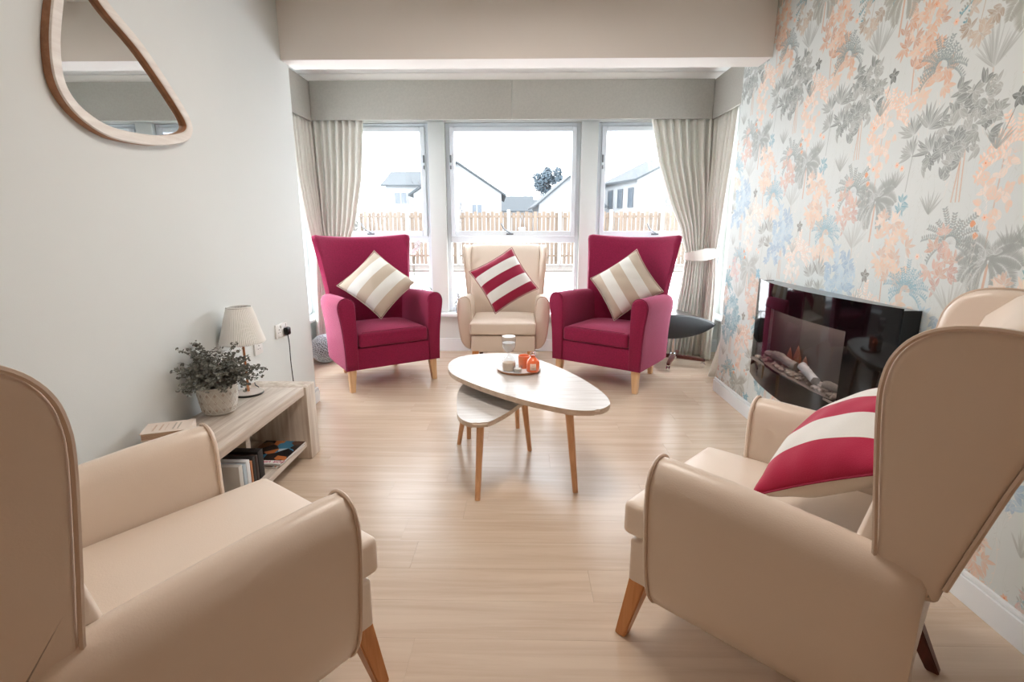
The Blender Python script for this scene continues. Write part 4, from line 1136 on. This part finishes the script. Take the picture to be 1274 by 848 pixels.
for za, zb in ((Z0 + .02, Z0 + .03), (Z1 - .025, Z1 - .012)):
    rings = []
    for i in range(17):
        y = Y0 + .03 + (Y1 - Y0 - .06) * i / 16; rings.append([(bow(y) + .008, y, za), (bow(y) + .008, y, zb), (-.0015, y, zb), (-.0015, y, za)])
    add_loft(bm, rings)
for ya in (Y0 + .012, Y1 - .018): box('end_cap', (-.084, ya, Z0 + .01), (-.0015, ya + .006, Z1 - .01), M['blackplastic'], fp)
flush('metal_housing', bm, mat('grey_steel_housing', (150, 156, 160), .35, .7, bump=.02), fp, autosmooth=35)
box('fire_back', (-.030, wy0 - .02, wz0 - .02), (-.012, wy1 + .02, wz1 + .02), mat('dark_fire_back', (58, 52, 50), .8, bump=.2), fp)
bm = bmesh.new(); add_box(bm, (-.150, wy0, wz0 - .012), (-.031, wy1, wz0 - .002)); flush('ember_tray', bm, mat('ember_bed', (120, 108, 100), .9, bump=.8, bscale=80), fp, smooth=False)
bm = bmesh.new(); rg = random.Random(4)
for i in range(150):
    y = rg.uniform(wy0 + .02, wy1 - .02); x = rg.uniform(-.128, -.05); s = rg.uniform(.007, .016)
    r0 = bmesh.ops.create_icosphere(bm, subdivisions=1, radius=s); m4 = Matrix.Translation((x, y, wz0 + s * .6)) @ Matrix.Rotation(rg.random() * 6, 4, 'Z') @ Matrix.Diagonal((1, 1.3, .8, 1))
    bmesh.ops.transform(bm, matrix=m4, verts=r0['verts'])
tag(flush('ember_chips', bm, mat('grey_brown_ember', (150, 138, 128), .9, bump=.6, bscale=60, var=.4, vscale=30), fp, smooth=False), kind='stuff')
def log(pts, rad, m):
    bm = bmesh.new(); P = smooth_open(pts, 5); rg2 = random.Random(len(pts) + int(rad * 1000))
    add_tube(bm, P, [rad * rg2.uniform(.88, 1.1) for _ in P], 10)
    for v in bm.verts: v.co += Vector((rg2.uniform(-.002, .002), rg2.uniform(-.003, .003), rg2.uniform(-.002, .002)))
    flush('log', bm, m, fp, autosmooth=60)
lm = mat('charred_bark', (128, 122, 116), .9, bump=1, bscale=50, var=.35, vscale=25, stretch=(1, .3, 1))
lm2 = mat('ash_bark', (176, 178, 178), .9, bump=1, bscale=50, var=.25, vscale=25, stretch=(1, .3, 1))
log([(-.08, .33, wz0 + .045), (-.085, .25, wz0 + .055), (-.09, .15, wz0 + .045), (-.08, .08, wz0 + .04)], .022, lm)
log([(-.07, .43, wz0 + .03), (-.08, .37, wz0 + .04), (-.09, .32, wz0 + .035)], .017, lm)
log([(-.075, .04, wz0 + .055), (-.10, -.06, wz0 + .05), (-.115, -.16, wz0 + .035)], .021, lm2)
log([(-.09, -.20, wz0 + .03), (-.085, -.27, wz0 + .035), (-.07, -.33, wz0 + .03)], .020, lm)
fl_ = bpy.data.lights.new('fire_lamp', 'AREA'); fl_.shape = 'RECTANGLE'; fl_.size = .8; fl_.size_y = .02; fl_.energy = 1.5; fl_.color = (1, .82, .68)
flo = bpy.data.objects.new('fire_lamp', fl_); C.objects.link(flo); flo.parent = fp; flo.location = (-.085, .05, .452); flo.rotation_euler = (0, 0, PI / 2)
fm = mat('flame_glow', (92, 54, 38), .8, bump=.05, emit=((255, 120, 60), .05))
for y, h, w in ((.24, .09, .07), (.16, .12, .09), (.08, .08, .07)):
    bm = bmesh.new(); add_lathe(bm, [(0, 0), (w * .5, .02), (w * .42, h * .4), (w * .2, h * .75), (0, h)], 10)
    bmesh.ops.transform(bm, matrix=Matrix.Translation((-.040, y, wz0 + .02)) @ Matrix.Diagonal((.18, 1, 1, 1)), verts=bm.verts); flush('flame', bm, fm, fp)

# ================================================================== FOOTSTOOL
fs = thing('footstool', 'black leather footstool on a wheeled star base behind the right raspberry armchair', 'footstool', (1.41, 4.69, 0), R(6))
po = smooth_loop([(-.30, .500, 0), (-.18, .507, 0), (-.02, .500, 0), (.12, .478, 0), (.22, .448, 0), (.268, .422, 0), (.262, .402, 0), (.20, .362, 0), (.10, .325, 0), (-.04, .300, 0), (-.18, .302, 0), (-.29, .330, 0), (-.32, .41, 0)], 4)
bm = bmesh.new(); rings = []
for y, k in ((-.235, .90), (-.232, .955), (-.222, .985), (-.20, 1), (.20, 1), (.222, .985), (.232, .955), (.235, .90)):
    rings.append([(-.02 + (p.x + .02) * k, y, .405 + (p.y - .405) * k) for p in po])
add_loft(bm, rings); flush('seat_pad', bm, M['blackleather'], fs, autosmooth=50)
tube('piping', [(-.02 + (p.x + .02) * .99, -.226, .405 + (p.y - .405) * .99) for p in po], .004, M['blackleather'], fs, 6, closed=True)
lathe('swivel_column', [(0, .09), (.035, .09), (.035, .11), (.018, .115), (.018, .285), (0, .285)], M['chrome'], fs, 20)
lathe('hub', [(0, .06), (.045, .06), (.045, .088), (0, .088)], M['chrome'], fs, 20)
for k in range(4):
    a = R(-30 + 90 * k); d = Vector((math.cos(a), math.sin(a), 0))
    n = Vector((-d.y, d.x, 0)); bm = bmesh.new(); rr = []
    for s, w, zt, zb in ((.03, .022, .098, .066), (.15, .019, .090, .062), (.27, .016, .080, .058), (.285, .012, .076, .060)):
        rr.append([tuple(d * s + n * w + Vector((0, 0, zt))), tuple(d * s - n * w + Vector((0, 0, zt))), tuple(d * s - n * w + Vector((0, 0, zb))), tuple(d * s + n * w + Vector((0, 0, zb)))])
    add_loft(bm, rr); bmesh.ops.bevel(bm, geom=list(bm.edges), offset=.003, segments=2, affect='EDGES')
    ar = flush('base_arm', bm, M['darkwood'], fs, autosmooth=40)
    bm = bmesh.new(); c0 = d * .265
    for s_ in (-1, 1):
        m4 = Matrix.Translation(c0 + n * .011 * s_ + Vector((0, 0, .0235))) @ n.to_track_quat('Z', 'Y').to_matrix().to_4x4()
        r0 = bmesh.ops.create_cone(bm, cap_ends=True, segments=18, radius1=.023, radius2=.023, depth=.010); bmesh.ops.transform(bm, matrix=m4, verts=r0['verts'])
    add_tube(bm, [tuple(c0 + Vector((0, 0, .024))), tuple(c0 + Vector((0, 0, .062)))], .006, 8)
    flush('castor', bm, M['chrome'], ar, autosmooth=40)

# ================================================================== MOSAIC BALL
bl_ = thing('mosaic_ball', 'round silver mosaic ball on the floor by the left curtain', 'decorative ball', (-1.86, 4.70, .1352))
rad = .135
bm = bmesh.new(); bmesh.ops.create_icosphere(bm, subdivisions=4, radius=rad * .955); flush('core', bm, mat('dark_grout', (84, 84, 82), .8, bump=.3), bl_)
bm = bmesh.new(); tmp = bmesh.new(); bmesh.ops.create_icosphere(tmp, subdivisions=3, radius=1)
gold = PI * (3 - math.sqrt(5)); NB = 420; rg = random.Random(2)
for i in range(NB):
    zz = 1 - 2 * (i + .5) / NB; rr0 = math.sqrt(1 - zz * zz); th = gold * i
    n = Vector((rr0 * math.cos(th), rr0 * math.sin(th), zz)); a = n.orthogonal().normalized(); b = n.cross(a)
    ring_o, ring_i = [], []
    c = n * rad * .955; q = rad * .085 * rg.uniform(.85, 1.12)
    lo_ = [bm.verts.new(c + (a * math.cos(k * PI / 3) + b * math.sin(k * PI / 3)) * q) for k in range(6)]
    hi_ = [bm.verts.new(c + n * rad * .04 + (a * math.cos(k * PI / 3) + b * math.sin(k * PI / 3)) * q * .85) for k in range(6)]
    ii = [bm.verts.new(c + n * rad * .012 + (a * math.cos(k * PI / 3) + b * math.sin(k * PI / 3)) * q * .45) for k in range(6)]
    for k in range(6):
        k2 = (k + 1) % 6; bm.faces.new((lo_[k], lo_[k2], hi_[k2], hi_[k])); bm.faces.new((hi_[k], hi_[k2], ii[k2], ii[k]))
tmp.free()
tag(flush('mosaic_cells', bm, mat('silver_blue_cell', (214, 226, 228), .25, .25, bump=.05, var=.25, vscale=40), bl_, smooth=False), kind='stuff')

# ================================================================== WINDOW SILL THINGS
oz = .4085
orc = thing('orchid', 'white orchid in a pot on the sill behind the left raspberry armchair', 'orchid', (-1.075, 5.135, oz))
lathe('pot', [(0, 0), (.035, 0), (.05, .09), (.052, .105), (.046, .105), (.042, .095), (0, .09)], mat('white_pot_glaze', (232, 232, 230), .3, bump=.02), orc, 28)
for a, l, w in ((.1, .17, .03), (2.8, .15, .03), (-.9, .13, .028), (.8, .12, .026)):
    bm = bmesh.new(); d = Vector((math.cos(a), math.sin(a) * .25, 0)); s = Vector((0, 1, 0)); rr = []
    for k in range(8):
        t = k / 7; c = d * l * t + Vector((0, 0, .10 + .16 * math.sin(t * 2.2) * l / .17)); hw = w * math.sin(PI * (.08 + .90 * t))
        rr.append([tuple(c - s * hw + Vector((0, 0, .008))), tuple(c), tuple(c + s * hw + Vector((0, 0, .008)))])
    add_loft(bm, rr, cap=False, closed=False); lf = flush('leaf', bm, mat('orchid_leaf', (92, 112, 96), .4, bump=.05), orc)
    sd = lf.modifiers.new('t', 'SOLIDIFY'); sd.thickness = .003
for off in (0, .012):
    tube('stem', smooth_open([(0 + off, 0, .09), (.005, 0, .30), (-.012 + off, 0, .48), (.02, -.01, .60), (.045, -.015, .69)], 5), .003, mat('orchid_stem', (120, 118, 96), .6, bump=.05), orc, 6)
pet = mat('white_petal', (240, 238, 240), .6, bump=.05)
rg = random.Random(9)
for i in range(7):
    c = Vector((.012 + .034 * (i / 6) + rg.uniform(-.02, .02), -.015 + rg.uniform(-.01, .01), .60 + .018 * i)); bm = bmesh.new()
    for k in range(5):
        a = 2 * PI * k / 5 + rg.random() * .3; e = Vector((math.cos(a), -.25, math.sin(a))).normalized(); s = Vector((-math.sin(a), 0, math.cos(a)))
        v = [bm.verts.new(c), bm.verts.new(c + e * .014 + s * .010), bm.verts.new(c + e * .026), bm.verts.new(c + e * .014 - s * .010)]; bm.faces.new(v)
    fl = flush('flower', bm, pet, orc, smooth=False); sd = fl.modifiers.new('t', 'SOLIDIFY'); sd.thickness = .001
orn = thing('figurine', 'small silver figurine on the sill beside the middle wing chair', 'figurine', (-.637, 5.135, oz))
sv = mat('silvered_resin', (186, 192, 196), .25, .7, bump=.2, bscale=60)
lathe('body', [(0, 0), (.032, 0), (.036, .03), (.034, .08), (.024, .13), (.014, .155), (0, .158)], sv, orn, 20)
bm = bmesh.new(); r0 = bmesh.ops.create_icosphere(bm, subdivisions=3, radius=.024); bmesh.ops.translate(bm, vec=(0, 0, .178), verts=r0['verts'])
for s in (-1, 1):
    r0 = bmesh.ops.create_icosphere(bm, subdivisions=2, radius=.010); bmesh.ops.translate(bm, vec=(s * .02, 0, .198), verts=r0['verts'])
r0 = bmesh.ops.create_icosphere(bm, subdivisions=2, radius=.009); bmesh.ops.translate(bm, vec=(0, -.022, .174), verts=r0['verts'])
flush('head', bm, sv, orn)
for s in (-1, 1): tube('arm', [(s * .025, 0, .12), (s * .045, -.012, .09), (s * .03, -.03, .075)], [.009, .008, .007], sv, orn, 8)

# ================================================================== FILL LIGHT PANELS (added overhead, out of view)
for y in (2.1, -1.6):
    cl = thing('fill_panel', 'square white fill light panel added out of view above the armchairs' if y > 0 else 'square white fill light panel added behind the camera', 'fill light', (0, y, H - .001))
    bm = bmesh.new()
    for lo, hi in (((-.33, -.33, -.04), (-.305, .33, 0)), ((.305, -.33, -.04), (.33, .33, 0)), ((-.305, -.33, -.04), (.305, -.305, 0)), ((-.305, .305, -.04), (.305, .33, 0))): add_box(bm, lo, hi, .003, 1)
    flush('frame', bm, M['socket'], cl, autosmooth=40)
    box('diffuser', (-.304, -.304, -.02), (.304, .304, -.012), mat('fill_diffuser', (255, 236, 214), .5, bump=.01, emit=((255, 226, 196), 2.0)), cl)

# ================================================================== GARDEN AND HOUSES
GZ = -.15
grm = mat('pale_paving', (206, 206, 206), .8, bump=.1, var=.03, vscale=1)
gr = struct(box('ground', (-60, -30, GZ - .3), (60, 120, GZ), grm))
bd = box('border_bed', (-14, 16.6, GZ), (14, 19.1, GZ + .06), mat('pale_soil', (88, 83, 78), .95, bump=.6, bscale=8, var=.2, vscale=3)); struct(bd); bd.name = 'garden_bed'
FY = 19.2
fe = thing('garden_fence', 'weathered wooden boarded fence with pale concrete posts across the garden', 'fence', (0, FY, GZ))
fb = wood('weathered_board', (98, 85, 74), (118, 104, 91), .9, 'z', .5)
FH = 1.97
bm = bmesh.new(); x = -12.0; i = 0
while x < 12.0:
    z1 = FH - (0 if i % 2 == 0 else .04); yy = -.03 if i % 2 == 0 else .02
    add_box(bm, (x, yy, .08), (x + .125, yy + .02, z1)); x += .155; i += 1
tag(flush('fence_boards', bm, fb, fe, smooth=False), kind='stuff')
for z in (.35, 1.05, 1.75): box('fence_rail', (-12, -.008, z), (12, .018, z + .08), fb, fe)
px_ = -11.6
while px_ < 12:
    box('fence_post', (px_ - .06, -.075, 0), (px_ + .06, .07, FH + .06), mat('concrete_post', (150, 150, 146), .9, bump=.2) if 'concrete_post' not in bpy.data.materials else bpy.data.materials['concrete_post'], fe, bevel=.008); px_ += 1.85
# hanging basket on the fence
hb = thing('hanging_basket', 'small white basket hanging on the garden fence', 'basket', (-.02, FY - .24, 1.25))
bm = bmesh.new(); add_lathe(bm, [(0, -.20), (.07, -.19), (.11, -.12), (.13, 0), (.12, 0), (.10, -.11), (0, -.17)], 16); flush('bowl', bm, mat('white_basket', (236, 236, 236), .6, bump=.1), hb)
for a in range(3): tube('chain', [(.12 * math.cos(a * 2.1), .12 * math.sin(a * 2.1), 0), (0, .08, .42)], .006, M['steel'], hb, 4)
tube('bracket', [(0, .20, .44), (0, .07, .43)], .012, M['steel'], hb, 6)

render = mat('white_render', (134, 137, 139), .9, bump=.1, bscale=20)
slate = mat('grey_slates', (54, 60, 64), .85, bump=.6, bscale=12, var=.12, vscale=4)
fascia = mat('grey_fascia', (66, 72, 78), .7, bump=.05)
wing_g = mat('dark_house_window', (72, 80, 88), .2, bump=.01)
def house(label, x, y, ang, w, d, ze, zr, wins, ridge='x', chim=None):
    """x,y = near-left corner; local X along the front; eave ze, ridge zr; ridge along local X or Y"""
    t = thing('house', label, 'house', (x, y, GZ), ang)
    bm = bmesh.new(); add_box(bm, (0, 0, 0), (w, d, ze))
    if ridge == 'x': tri = [[(0, 0, ze), (0, d, ze), (0, d / 2, zr)], [(w, 0, ze), (w, d, ze), (w, d / 2, zr)]]
    else: tri = [[(0, 0, ze), (w, 0, ze), (w / 2, 0, zr)], [(0, d, ze), (w, d, ze), (w / 2, d, zr)]]
    add_loft(bm, tri); flush('walls', bm, render, t, smooth=False)
    o = .35; k = (zr - ze) / ((d if ridge == 'x' else w) / 2)
    for s in (0, 1):
        bm = bmesh.new()
        if ridge == 'x':
            ys = (-o, d / 2) if s == 0 else (d + o, d / 2); A_ = [(-o, ys[0], ze - k * o), (w + o, ys[0], ze - k * o), (w + o, ys[1], zr), (-o, ys[1], zr)]
        else:
            xs = (-o, w / 2) if s == 0 else (w + o, w / 2); A_ = [(xs[0], -o, ze - k * o), (xs[0], d + o, ze - k * o), (xs[1], d + o, zr), (xs[1], -o, zr)]
        add_loft(bm, [[(a, b, c + .03) for a, b, c in A_], [(a, b, c + .18) for a, b, c in A_]]); flush('roof', bm, slate, t, smooth=False)
    for (face, a, z, ww, hh) in wins:
        if face == 'front': lo, hi = (a, -.06, z), (a + ww, -.01, z + hh)
        elif face == 'left': lo, hi = (-.06, a, z), (-.01, a + ww, z + hh)
        bm = bmesh.new(); e = .10
        if face == 'front':
            for l, h in (((a - e, -.09, z - e), (a, -.005, z + hh + e)), ((a + ww, -.09, z - e), (a + ww + e, -.005, z + hh + e)), ((a, -.09, z + hh), (a + ww, -.005, z + hh + e)), ((a, -.09, z - e), (a + ww, -.005, z)), ((a + ww / 2 - .04, -.08, z), (a + ww / 2 + .04, -.005, z + hh))): add_box(bm, l, h)
        else:
            for l, h in (((-.09, a - e, z - e), (-.005, a, z + hh + e)), ((-.09, a + ww, z - e), (-.005, a + ww + e, z + hh + e)), ((-.09, a, z + hh), (-.005, a + ww, z + hh + e)), ((-.09, a, z - e), (-.005, a + ww, z))): add_box(bm, l, h)
        wn = flush('window', bm, fascia if face == 'left' else render, t, smooth=False); box('pane', lo, hi, wing_g, wn)
    if chim:
        ch = box('chimney', (chim[0], chim[1], ze), (chim[0] + .8, chim[1] + .5, zr + .9), render, t)
        tube('chimney_pot', [(chim[0] + .4, chim[1] + .25, zr + .9), (chim[0] + .4, chim[1] + .25, zr + 1.3)], .14, slate, ch, 10)
    return t
house('white two-storey house with grey roof seen through the left window pane', -12.9, 50, 0, 7.0, 8, 5.25, 6.75, [('front', .9, 3.6, 1.1, 1.0), ('front', 3.3, 3.6, 1.1, 1.0)], 'x')
house('white gable-ended house at the left edge of the middle window', -8.2, 40, R(3), 6.6, 9, 3.9, 6.05, [('front', 4.4, 2.4, .7, .7)], 'y')
house('low white house with a wide grey roof in the distance, middle window', -3.4, 62, 0, 4.4, 7, 3.3, 5.0, [], 'x', None)
house('distant low house with a dormer between the other houses', .2, 70, R(4), 5.6, 7, 3.6, 5.0, [('front', .8, 2.0, .8, .9)], 'x')
house('white gabled house behind the fence at the right of the middle window', 1.3, 42, R(4), 5.0, 6, 3.2, 5.3, [('front', 2.6, 2.2, .6, 1.3)], 'y')
house('large white house with grey roof and tall windows seen through the right window', 8.5, 40, R(18.9), 8.0, 5.1, 4.9, 6.75, [('left', .5, 3.0, .55, 1.25), ('left', 2.1, 3.0, .55, 1.25), ('left', 3.7, 3.0, .55, 1.25)], 'y')

bark = mat('pale_bare_bark', (84, 84, 86), .9, bump=.4)
def bare_tree(label, x, y, h, seed, r0=.05):
    t = thing('bare_tree', label, 'tree', (x, y, GZ)); rg = random.Random(seed); bm = bmesh.new()
    def grow(p, d, l, r, n):
        pts = [p]
        for k in range(4):
            d = (d + Vector((rg.uniform(-.22, .22), rg.uniform(-.22, .22), .05))).normalized(); pts.append(pts[-1] + d * l / 4)
        add_tube(bm, pts, [r * (1 - .1 * k) for k in range(5)], 5)
        if n:
            for k in range(3 if n > 1 else 2):
                e = (d + Vector((rg.uniform(-.8, .8), rg.uniform(-.8, .8), rg.uniform(-.1, .5)))).normalized(); grow(pts[rg.choice((2, 3, 4))], e, l * .68, r * .58, n - 1)
    grow(Vector((0, 0, 0)), Vector((0, 0, 1)), h * .36, r0, 4)
    tag(flush('branches', bm, bark, t), kind='stuff'); return t
bare_tree('bare twiggy tree behind the fence in the left window', -5.2, 26, 5.6, 5)
bare_tree('bare twiggy tree behind the fence at the left of the middle window', -2.6, 24, 3.4, 8, .04)
bare_tree('bare twiggy tree by the big white house in the right window', 6.6, 24, 4.8, 12)
def leafy_tree(label, name, x, y, h, rad, seed, col, n=900):
    t = thing(name, label, 'tree' if 'tree' in name else 'shrub', (x, y, GZ)); rg = random.Random(seed)
    tube('trunk', [(0, 0, 0), (0, 0, h - rad * .4)], [.25, .12] if 'tree' in name else [.05, .03], bark, t, 8)
    bm = bmesh.new(); cl_ = [(Vector((rg.gauss(0, .36) * rad, rg.gauss(0, .36) * rad, h - rad + rg.uniform(-.7, .8) * rad)), rg.uniform(.25, .5) * rad) for _ in range(16)]
    for i in range(n):
        c, r0 = rg.choice(cl_); d = Vector((rg.gauss(0, 1), rg.gauss(0, 1), rg.gauss(0, 1))).normalized(); p = c + d * r0 * rg.uniform(.6, 1)
        a = d.orthogonal().normalized(); b = d.cross(a); s = rad * rg.uniform(.07, .13)
        vs = [bm.verts.new(p + a * s), bm.verts.new(p + b * s * .6), bm.verts.new(p - a * s), bm.verts.new(p - b * s * .6)]; bm.faces.new(vs)
    tag(flush('foliage', bm, col, t, smooth=False), kind='stuff')
ev = mat('dull_evergreen', (60, 72, 80), .9, bump=.2, var=.2)
leafy_tree('dark evergreen tree behind the houses, right side of the middle window', 'evergreen_tree', 4.0, 86, 10.6, 2.4, 3, ev, 2600)
sh_ = mat('pale_winter_twigs', (96, 96, 92), .9, bump=.2, var=.15)
leafy_tree('pale winter shrub by the fence end in the left window', 'garden_shrub', -6.6, 18.2, 1.9, .9, 6, sh_, 900)
leafy_tree('tall pale hedge bush beyond the fence in the left window', 'hedge_bush', -9.4, 24, 3.2, 1.5, 16, sh_, 1300)
